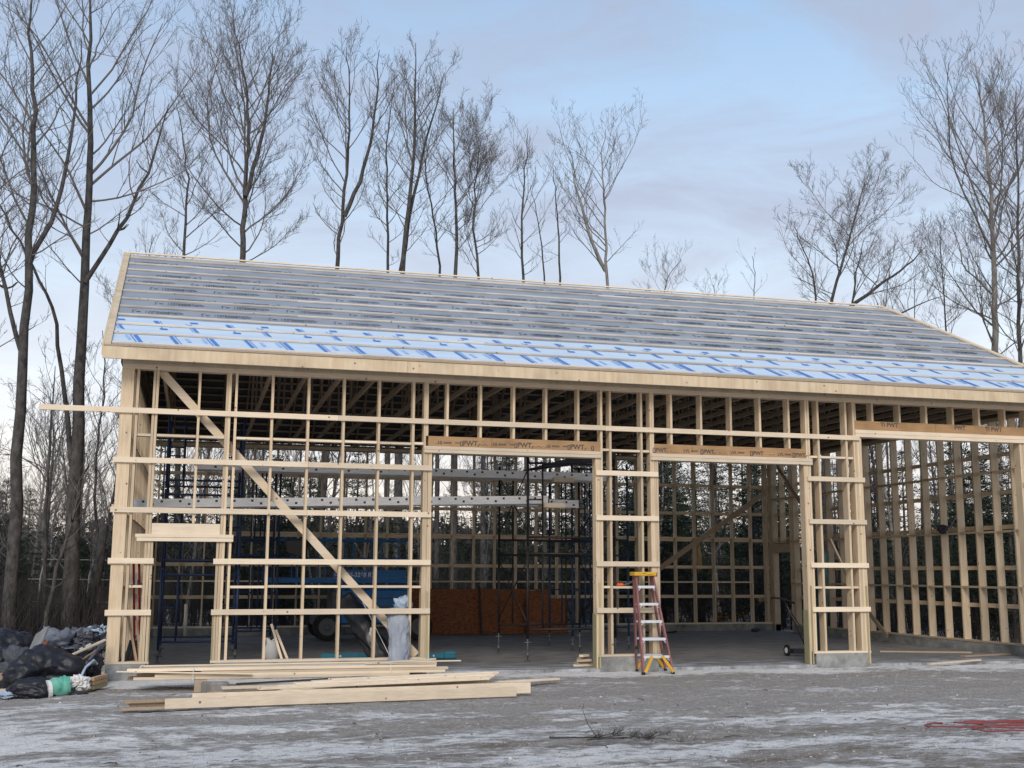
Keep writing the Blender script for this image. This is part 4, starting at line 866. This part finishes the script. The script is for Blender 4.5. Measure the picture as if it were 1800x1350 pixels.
for x, y in ((5.88, 2.735), (4.1, 3.0)): off(M().cyl((x, y-.012, .07), (x, y, .07), .02, 12).build('bolt_hole', ALU), bm_)
# magnetic sweeper
sw_ = empty('floor_sweeper', 'black magnetic floor sweeper on white hubbed wheels left standing by the right pier', 'sweeper', (13.2, 2.2, 0))
off(bevel(M().box(13.28, 13.86, 2.1, 2.2, .05, .15).build('bar', BLACK), .01), sw_)
for x in (13.18, 13.95):
    q = off(M().tube([(x-.02, 2.15, .115), (x+.02, 2.15, .115)], .115, 24).build('wheel', RUBBER), sw_); 
    q2 = M().tube([(x-.026, 2.15, .115), (x+.026, 2.15, .115)], .06, 18).build('hub', WHITE, q)
for q in [c for c in bpy.data.objects if c.parent == sw_ and c.name.startswith('wheel')]:
    q.rotation_euler = (0, 0, 0)
off(M().tube([(13.62, 2.15, .15), (13.42, 2.5, .95), (13.36, 2.6, 1.15)], .016, 8).build('handle', BLACK, smooth=True), sw_); off(M().tube([(13.82, 2.15, .15), (13.45, 2.5, .92)], .010, 6).build('handle', BLACK, smooth=True), sw_)
off(M().tube([(13.1, 2.62, 1.18), (13.36, 2.6, 1.15), (13.62, 2.58, 1.06)], .02, 8).build('grip', RUBBER, smooth=True), sw_)
# white jug
jg = empty('plastic_jug', 'white plastic jug with a handle standing on the slab behind two leaning sticks', 'jug', (2.82, 3.45, 0))
J = M(); J.tube([(2.82, 3.45, 0), (2.82, 3.45, .02), (2.82, 3.45, .22), (2.80, 3.45, .30), (2.76, 3.45, .34), (2.74, 3.45, .38)], [.12, .14, .14, .10, .045, .035], 20); off(J.build('body', WHITE, smooth=True), jg)
off(M().tube([(2.80, 3.45, .31), (2.86, 3.45, .375), (2.93, 3.45, .33), (2.93, 3.45, .22)], .018, 8).build('handle', WHITE, smooth=True), jg); off(M().cyl((2.74, 3.45, .37), (2.74, 3.45, .405), .04, 12).build('cap', WHITE), jg)
for lab, a, b in (('left of two short pale sticks leaning inside the sill near the jug', (2.62, .6, .78), (2.86, .26, .0)), ('right of two short pale sticks leaning inside the sill near the jug', (2.70, .62, .68), (2.98, .3, .0))):
    tag(M().beam(a, b, .04, .07, (0, 1, 0)).build('wood_stick', W_X), lab, 'stick')
# black wrapped roll, leaning
def lump(m_, c, r, seed, amp=.18, n=3, clip=None, sx=1, freq=2.2):
    import bmesh
    b = bmesh.new(); bmesh.ops.create_icosphere(b, subdivisions=n, radius=1)
    i0 = len(m_.v)
    for v in b.verts:
        q = v.co; d = 1+amp*noise.noise(q*freq*.7+Vector((seed*3.1, seed, 7)))*2.2+amp*1.1*(.35-abs(noise.noise(q*freq*1.5+Vector((seed, 5, 1))))*2)+amp*.5*(.3-abs(noise.noise(q*freq*3.4+Vector((seed, 2, 8))))*2)+amp*.12*(.3-abs(noise.noise(q*freq*8+Vector((seed, 9, 8))))*2)
        x, y, z = c[0]+q.x*r[0]*d, c[1]+q.y*r[1]*d, c[2]+q.z*r[2]*d
        if clip is not None: z = max(z, clip)
        m_.v.append((x, y, z))
    for f in b.faces: m_.face(tuple(i0+v.index for v in f.verts))
    b.free(); return m_
def wrap(name, lab, cat, p, q, r0, r1, mt, seed, flat=.6, n=18, rings=16):
    m_ = M(); p = Vector(p); q = Vector(q); d = (q-p).normalized(); u = d.cross(Vector((0, 1, 0))).normalized(); w_ = d.cross(u)
    for i in range(rings+1):
        t = i/rings; c = p.lerp(q, t); rr = r0+(r1-r0)*t; rr *= (.55+.45*math.sin(math.pi*min(1, max(0, .12+t*.8)))**.5)
        for k in range(n):
            a = 2*math.pi*k/n; f = 1+.13*noise.noise(Vector((math.cos(a)*1.6, math.sin(a)*1.6, t*4+seed)))*2+.16*(.3-abs(noise.noise(Vector((math.cos(a)*3.2+t*2, math.sin(a)*3.2, t*5+seed)))*2))+.08*(.3-abs(noise.noise(Vector((math.cos(a)*7, math.sin(a)*7+t*5, t*9+seed)))*2)); m_.v.append(tuple(c+(u*math.cos(a)+w_*math.sin(a)*flat)*rr*f))
    for i in range(rings):
        for k in range(n): m_.face((i*n+k, i*n+(k+1) % n, (i+1)*n+(k+1) % n, (i+1)*n+k))
    m_.face(tuple(range(n))[::-1]); m_.face(tuple(rings*n+k for k in range(n)))
    return tag(m_.build(name, mt, smooth=True), lab, cat)
wr = wrap('wrapped_roll', 'shiny black plastic wrapped roll leaning inside the left bay', 'roll', (4.66, .42, .03), (3.92, 1.3, 1.22), .20, .20, BLACK, 3, .5, 40, 40)
M().beam((4.70, .33, .10), (4.22, .95, 1.15), .012, .02, (0, 1, 0)).build('white_edge', WHITE, wr); q = lump(M(), (4.36, .68, .62), (.05, .04, .10), 4).build('torn_label', WHITE, wr, True)
gt = wrap('tarp_bundle', 'grey tarp bundle hanging between studs over the sill, left of the big bay', 'tarp bundle', (4.70, -.21, -.02), (4.74, .14, 1.04), .15, .225, TARPG, 8, .62, 56, 60)
q = M().tube([(4.695, -.235, -.045), (4.70, -.215, .03)], [.145, .155], 20).build('roll_end', BLACK, gt); q = lump(M(), (4.80, .17, 1.13), (.13, .09, .14), 6, .3).build('crumpled_top', TARPB, gt, True)
# odd bits in the left corner
o = M(); 
for dx in (0, .20): o.beam((.42+dx, .42, .0), (.30+dx, .32, 1.78), .03, .06, (0, 1, 0))
rl_ = empty('folding_ladder', 'folded red ladder stowed upright in the left corner behind the doorway post', 'ladder', (.45, .4, 0))
for dx in (0, .16): off(M().beam((.44+dx*.5, .50+dx, .0), (.33+dx*.5, .40+dx, 1.80), .035, .08, (0, 1, 0)).build('rail', RED), rl_)
for k in range(5): z = .3+k*.3; off(M().beam((.44-.018*k, .50, z), (.52-.018*k, .66, z), .03, .06, (0, 0, 1)).build('step', ALU), rl_)
off(M().box(.355, .40, .40, .41, 1.45, 1.65).build('label_plate', WHITE), rl_); off(M().box(.27, .46, .36, .60, 1.80, 1.88).build('top', BLACK), rl_)
tag(M().beam((.26, .3, 1.1), (.50, .36, .05), .04, .03, (0, 1, 0)).build('wood_stick', W_X), 'pale stick leaning in the left corner in front of the red ladder', 'stick')
tag(M().beam((.40, .33, 1.3), (.52, .30, .10), .03, .03, (0, 1, 0)).build('wood_stick', W_DIM), 'grey brown stick leaning beside the red ladder', 'stick')
tag(M().tube([(.24, .45, .02), (.36, .5, .55)], .035, 10).build('metal_pipe', GREYM, smooth=True), 'grey metal pipe leaning low in the left corner', 'pipe')
tag(bevel(M().box(.38, .56, .5, .7, 0, .42).build('box', BRICK), .01), 'rust brown box on the slab in the left corner', 'box')
for i, (x, y) in enumerate(((.31, .28), (.44, .27), (.52, .24))): tag(lump(M(), (x, y, .05), (.04, .04, .045), i, .25, 2, .0).build('tape_can', (WHITE, ALU, TARPB)[i], smooth=True), ('small white tin on the slab at the corner post', 'small silver tin on the slab in the left corner', 'small pale blue tin on the slab beside the doorway post')[i], 'tin')
# middle pier and black tower oddments
o = empty('chalk_tool', 'orange handled tool lying on the blocking of the middle pier', 'tool', (8.72, .06, 1.447)); off(bevel(M().box(8.70, 8.82, .03, .10, 1.447, 1.49).build('handle', ORANGE), .012), o); off(M().beam((8.83, .06, 1.46), (9.03, .09, 1.53), .025, .03).build('blade', GREYM), o)
for i in range(5):
    tag(M().beam((8.02+.03*i, .45+.05*(i % 2), .022+.042*i), (8.38-.02*i, .62-.04*(i % 3), .022+.042*i), .09, .038).build('board_offcut', W_DIM if i % 2 else W_X), ['lowest grey offcut of the little stack inside the middle pier', 'second offcut up in the little stack inside the middle pier, pale', 'middle offcut of the little stack inside the middle pier', 'second from the top offcut of the little stack by the middle pier', 'topmost offcut of the little stack inside the middle pier'][i], 'board offcut')
tag(M().hexa([(5.22, -.10, -.01), (5.44, -.20, -.03), (5.48, -.12, -.03), (5.27, -.02, -.01), (5.22, -.10, .19), (5.36, -.20, .02), (5.40, -.12, .02), (5.27, -.02, .20)]).build('board_offcut', W_X), 'pale wedge of wood leaning on the post foot by the grey tarp bundle', 'board offcut')
# right pier
wrap('tarp_bundle', 'dark teal tarp rolled upright behind the studs of the right pier', 'tarp bundle', (13.05, .55, .0), (13.13, .50, 2.1), .10, .16, mat('dark_teal_tarp', (.018, .05, .062), .5, var=.4, bump=.5, bscale=12), 12, .7)
tag(M().beam((13.25, .42, 2.35), (13.62, .38, 1.55), .03, .07, (0, 1, 0)).build('wood_stick', W_DIM), 'grey brown stick hanging aslant behind the right pier', 'stick')
lump_ = lump(M(), (18.02, 3.55, 2.72), (.07, .22, .09), 9, .25); tag(lump_.build('folded_cloth', TARPD, smooth=True), 'dark cloth draped over the blocking of the right end wall', 'cloth')
for lab, a, b, wd_, mt in (('thin grey board lying on the slab near the right end wall', (15.8, 2.9, .012), (17.6, 2.2, .012), .13, W_DIM), ('grey board lying on the slab by the right jamb', (16.6, 1.1, .02), (18.0, 1.5, .02), .12, W_DIM), ('pale board lying across the slab edge in the right bay', (14.75, -.42, .012), (16.15, -.02, .035), .09, W_X)):
    tag(M().beam(a, b, wd_, .03).build('loose_board', mt), lab, 'board')
for lab, x, y in (('black hand tool lying on the slab near the back wall', 13.6, 11.2),): 
    tag(M().tube([(x, y, .03), (x+.4, y, .03), (x+.8, y-.1, .03), (x+.95, y-.05, .05)], [.025, .03, .02, .035], 6).build('hand_tool', BLACK), lab, 'tool')
tag(lump(M(), (17.2, 11.5, .05), (.15, .1, .07), 2, .3, 2, 0).build('rag', TARPD, smooth=True), 'dark rag with a pale edge on the slab near the far corner', 'rag')

# ------------------------------------------------------------------ lumber in front
def board(lab, a, b, wd_, th, mt=None, grp=None):
    z = None; o = M().beam(a, b, wd_, th).build('loose_board', mt or W_X); bevel(o, .003); return tag(o, lab, 'board', grp)
GA = 'boards of the pile raised on timber blocks'; GB = 'boards of the pile lying on the ground'
rr = random.Random(4)
k = 0
for lay in range(4):
    for c in range(4):
        xa = .55+rr.uniform(-.15, .35)+(.6 if lay == 2 else 0); xb = 4.6+rr.uniform(-.1, .7); y = -1.75+c*.145+rr.uniform(-.01, .01); z = .120+lay*.0405
        board('long pale board in the pile raised on timber blocks before the sill', (xa, y+.03, z), (xb, y-.03+.0*c, z+.002), .140, .0395, None if rr.random() < .75 else W_DIM, GA)
board('thin lath sticking out at the left of the raised board pile', (.28, -1.80, .23), (2.2, -1.86, .17), .05, .02)
board('long thin lath on top of the raised board pile', (.6, -1.5, .28), (5.5, -1.35, .275), .06, .02)
board('bent pale board end curling up at the right of the raised pile', (3.9, -1.78, .285), (4.98, -1.9, .35), .11, .02)
board('thin board slipped under the raised pile, sloping to the ground', (2.0, -1.35, -.02), (4.9, -1.55, .10), .12, .02, W_DIM)
board('weathered board on the snow behind the ground pile, shorter one', (2.1, -2.25, -.02), (3.9, -2.1, .0), .12, .03, W_DIM)
board('weathered board on the snow behind the ground pile, longer one', (2.3, -2.45, -.01), (4.6, -2.2, .0), .10, .03, W_DIM)
for x_, lb in ((1.35, 'white plastic strap round the left part of the raised board pile'), (4.28, 'white plastic strap round the right part of the raised board pile')): tag(M().box(x_, x_+.014, -1.846, -1.832, .10, .27).build('strap', WHITE), lb, 'strap')
for a, b in ((1.38, 1.56), (4.08, 4.27)): tag(bevel(M().box(a, b, -1.95, -1.2, -.09, .098).build('timber_block', W_DIM), .008), 'dark timber block under the left end of the raised board pile' if a < 2 else 'dark timber block under the right end of the raised board pile', 'block')
tag(bevel(M().box(1.47, 1.86, -2.38, -2.18, -.08, .10).build('timber_block', BARKP), .02), 'mud coated wooden block beside the left support of the raised pile', 'block')
tag(bevel(M().box(4.30, 4.50, -1.96, -1.6, -.09, .09).build('timber_block', W_DIM), .008), 'small dark block next to the right support of the raised pile', 'block')
def gb(lab, a, b, z, wd_=.14, th=.036, mt=None, g_=None, tl=0): board(lab, (a[0], a[1], z), (b[0], b[1], z+tl), wd_, th, mt, g_)
gb('broad pale board standing on edge at the front of the ground pile', (1.02, -4.28), (5.75, -3.80), .02, .038, .125, tl=-.0)
gb('pale board on edge just behind the front one of the ground pile, reaching further right', (1.35, -4.12), (6.02, -3.58), .05, .038, .15, tl=-.0)
yb = -3.95
for i in range(10):
    lab = 'long pale board lying in the ground pile among its neighbours'
    a = (1.7+rr.uniform(-.3, .9), -3.90+i*.15); b = (5.6+rr.uniform(0, .55), -3.30+i*.15)
    gb(lab, a, b, -.03+.042*(i % 3), .135, .036, None if rr.random() < .75 else W_DIM, GB, .0)
for i in range(5):
    a = (2.2+.25*i, -3.75+i*.13); b = (5.55+.06*i, -2.95+i*.10); gb('upper long pale board stacked on the ground pile', a, b, .135+.012*i, .13, .034, None, 'upper boards stacked on the ground pile')
gb('pale board reaching furthest right from the ground pile', (4.6, -2.7), (6.95, -1.95), .015, .10, .03); gb('thin pale board second furthest right of the ground pile', (4.4, -2.9), (6.5, -2.3), .035, .10, .03)
for i, (x0, y0, x1) in enumerate(((.50, -4.28, 1.35), (.58, -4.15, 1.5), (.52, -4.22, 1.22))): gb(('bottom grey board end at the left of the ground pile', 'middle grey board end at the left of the ground pile', 'top grey board end at the left of the ground pile')[i], (x0, y0), (x1, y0+.1), -.03+.04*i, .13, .036, W_DIM)
board('thin board lying alone just right of the raised pile', (4.85, -1.75, -.035), (5.75, -1.35, -.03), .13, .02, W_X)

# ------------------------------------------------------------------ junk heap at the left corner
def L_(name, lab, cat, c, r, mt, seed, amp=.28, n=5, freq=2.0, sub=None): return tag(lump(M(), c, r, seed, amp, n, -.16, freq=freq).build(name, mt, smooth=True), lab, cat)
L_('black_sheeting', 'black plastic sheeting bunched up at the left edge of the junk heap', 'sheeting', (-1.35, -.1, .30), (.44, .5, .42), TARPK, 1, .17, freq=1.5)
L_('black_sheeting', 'big black plastic sheet heaped in the front middle of the junk heap', 'sheeting', (-.78, -1.0, .10), (.52, .5, .42), TARPK, 2, .17, freq=1.6)
L_('rubbish_bag', 'black rubbish bag low at the front of the heap beside the green and white sack', 'bag', (-.80, -1.72, -.03), (.40, .25, .20), TARPK, 3, .14, freq=1.6)
L_('grey_tarp', 'grey crumpled tarp over the back of the junk heap', 'tarp', (-.62, .10, .50), (.42, .45, .26), TARPG if False else mat('slate_tarp', (.10, .115, .15), .6, vscale=(4, 4, 4), col2=(.17, .19, .23), bump=.6, bscale=9), 4, .35)
L_('charcoal_tarp', 'charcoal tarp lump on top of the junk heap, right of the grey one', 'tarp', (-.32, .1, .56), (.26, .3, .22), TARPD, 5, .4)
L_('pale_sheet', 'pale blue sheet thrown over the heap against the corner board', 'sheet', (-.12, .35, .66), (.17, .3, .13), TARPB, 6, .45)
L_('dark_bag', 'dark bag on the right of the heap below the loose sticks', 'bag', (-.28, -.62, .14), (.25, .28, .22), TARPK, 7, .35)
L_('black_sheeting', 'smooth black sheet under the tilted foam panel', 'sheeting', (-1.15, -.6, .15), (.34, .35, .36), TARPD, 12, .25)
s_ = tag(wrap('fertiliser_sack', '', 'sack', (-.63, -1.86, .01), (-.34, -1.80, .05), .135, .15, GREENP, 21, .8), 'green and white plastic sack lying at the front of the junk heap', 'sack')
M().tube([(-.645, -1.868, -.005), (-.60, -1.85, .0)], [.14, .135], 18).build('white_hem', WHITE, s_)
L_('white_sack', 'white crumpled sack between the green sack and the bundle of offcuts', 'sack', (-.24, -1.62, .06), (.15, .16, .12), WHITE, 9, .3)
L_('black_pad', 'flat black pad under the white crumpled sack', 'pad', (-.22, -1.85, -.07), (.13, .10, .05), BLACK, 10, .1, 3)
L_('blue_sheet_edge', 'pale blue plastic edge trailing from the front left of the heap', 'sheet', (-1.12, -1.72, -.07), (.20, .14, .05), TARPB, 11, .3)
fp = tag(bevel(M().hexa([(-1.22, -1.02, .02), (-1.05, -.9, .02), (-1.02, -.85, .02), (-1.18, -.97, .02), (-.98, -.75, .72), (-.82, -.6, .84), (-.79, -.55, .84), (-.95, -.7, .72)]).build('foam_panel', mat('grey_foam', (.34, .36, .36), .8, var=.3)), .01), 'grey foam panel with a rust brown strip tilted in the junk heap', 'panel')
M().hexa([(-1.0, -.93, .26), (-.93, -.88, .26), (-.92, -.86, .26), (-.99, -.9, .26), (-.87, -.73, .60), (-.80, -.68, .62), (-.79, -.66, .62), (-.86, -.70, .60)]).build('brown_strip', BRICK, fp)
bo = empty('offcut_bundle', 'strapped bundle of short brown offcuts at the foot of the barn corner', 'offcut bundle', (-.08, -1.3, 0))
for i in range(3):
    for j in range(3):
        if i == 2 and j == 0: continue
        off(bevel(M().beam((-.19+.062*j, -1.52, -.06+.062*i+.02*j), (-.02+.062*j, -1.15, -.04+.062*i+.02*j), .055, .055).build('offcut', W_TREAT if (i+j) % 3 == 2 else CARD), .003), bo)
board('pale stick poking left out of the junk heap towards the corner', (-.62, -1.0, .33), (.0, -.25, .60), .04, .03)
board('grey stick lying low on the heap near the corner', (-.42, -.9, .24), (-.08, -.35, .47), .03, .03, W_DIM)
tag(M().tube([(-.26, -.9, .22), (-.05, -.5, .52)], .022, 8).build('metal_pipe', GREYM, smooth=True), 'grey metal pipe poking from the heap beside the corner', 'pipe')
tag(M().tube([(-.25, -1.45, .08), (-.20, -1.2, .25), (-.10, -1.0, .34), (-.06, -.9, .28)], .02, 8).build('hose_piece', TARPB, smooth=True), 'curved pale grey hose piece over the white sack', 'hose')
board('brown plank end at the far left behind the heap', (-2.0, -.9, .06), (-1.35, -.9, .10), .12, .14, W_DIM); board('pale scrap board on the ground at the far left', (-1.7, -1.25, -.06), (-1.15, -1.15, -.05), .12, .03, W_X); board('grey scrap board lying in front of the pale scrap at the far left', (-1.8, -1.5, -.08), (-1.1, -1.45, -.08), .14, .03, W_DIM)
for i, (x, y, z, lab) in enumerate(((-.30, -.15, .50, 'upper scrap of white plastic on the junk heap'), (-.42, -.4, .34, 'lower scrap of white plastic on the junk heap'))):
    tag(M().beam((x-.08, y-.1, z-.04), (x+.08, y-.05, z+.04), .05, .015).build('plastic_scrap', WHITE), lab, 'scrap')

# ------------------------------------------------------------------ foreground bits
g = random.Random(9)
tb = TB(); z0 = -.03
def tw(p, q, r, lv=2):
    p = np.array(p); q = np.array(q); mdl = (p+q)/2+np.array([g.gauss(0, .03), g.gauss(0, .03), g.uniform(0, .04)]); tb.tube([p, mdl, q], [r, r*.8, r*.4], 4)
    if lv:
        for k in range(5): a = p+(q-p)*g.uniform(.35, 1); d = (q-p)*g.uniform(.2, .4); an = g.choice([-1, 1])*g.uniform(.4, 1); d = np.array([d[0]*math.cos(an)-d[1]*math.sin(an), d[0]*math.sin(an)+d[1]*math.cos(an), g.uniform(0, .06)]); tw(a, a+d, r*.5, lv-1)
tw((4.97, -7.95, z0), (5.75, -8.35, z0+.02), .011, 3); tw((5.3, -8.2, z0), (6.1, -8.55, .0), .008, 3)
tb.tube([(5.45, -8.1, z0), (5.38, -8.0, .1), (5.34, -7.95, .24), (5.36, -7.93, .30)], [.005, .004, .003, .002], 4)
o = tb.build('fallen_branch', BARK); tag(o, 'fallen twiggy branch on the snow in the middle foreground', 'branch')
def bits(n, lab, grp, xr_, yr_):
    for k in range(n):
        x = g.uniform(*xr_); y = g.uniform(*yr_); a = g.uniform(0, 3.1); l = g.uniform(.06, .22); z = gz(x, y)+.012
        q = TB(); q.tube([(x, y, z), (x+math.cos(a)*l*.5, y+math.sin(a)*l*.5, z+.01), (x+math.cos(a)*l, y+math.sin(a)*l, z)], [.006, .005, .003], 4); tag(q.build('twig', BARK), lab, 'twig', grp)
bits(26, 'small dark twig lying on the frozen ground', 'twigs scattered on the ground', (-.2, 11), (-9.0, -1.5))
gm = M(); g = random.Random(77)
for k in range(9000):
    y = -9.8+8.9*g.random()**1.3; x = g.uniform(-2.5, 9+(y+9.8)*1.0); s1 = g.uniform(.005, .012) if g.random() < .96 else g.uniform(.012, .028); z = gz(x, y)+s1*.15; b = len(gm.v); a = g.uniform(0, 6.28)
    for q in range(4): gm.v.append((x+math.cos(a+q*1.57)*s1*g.uniform(.7, 1.3), y+math.sin(a+q*1.57)*s1*g.uniform(.7, 1.3), z-s1*.3))
    gm.v.append((x+g.gauss(0, s1*.3), y, z+s1*g.uniform(.4, .8)))
    for q in range(4): gm.face((b+q, b+(q+1) % 4, b+4), g.choice((0, 0, 0, 1, 1, 1, 0, 0, 0, 0, 0, 2)))
o = gm.build('gravel', [mat('gravel_grey', (.34, .32, .29), .9), mat('gravel_dark', (.12, .105, .095), .9), mat('frost_crumbs', (.55, .54, .53), .8)]); o['kind'] = 'stuff'; o['label'] = 'loose gravel and frost crumbs on the frozen ground'; o['category'] = 'gravel'
# hose loops
hs = M(); pts = []
def loop(c, rx_, ry_, a0, a1, n=26, ph=0): return [(c[0]+rx_*math.cos(a0+(a1-a0)*i/n), c[1]+ry_*math.sin(a0+(a1-a0)*i/n)+.03*math.sin(i*.9+ph), -.028+.012*math.sin(i*1.3+ph)) for i in range(n+1)]
pts = loop((10.25, -8.05), .85, .20, 2.2, 8.6)+loop((10.75, -8.25), .72, .22, 2.3, 8.4, ph=1)+loop((10.9, -7.85), .85, .16, 2.3, 7.4, ph=2)+loop((10.7, -8.45), .95, .28, 1.2, 5.2, ph=3)
for _ in range(2): pts = [pts[0]]+[tuple((pts[i-1][k]+2*pts[i][k]+pts[i+1][k])/4 for k in range(3)) for i in range(1, len(pts)-1)]+[pts[-1]]
hs.tube(pts, .010, 7); tag(hs.build('air_hose', HOSE, smooth=True), 'red hose lying in flat loops on the ground in the right foreground', 'hose')
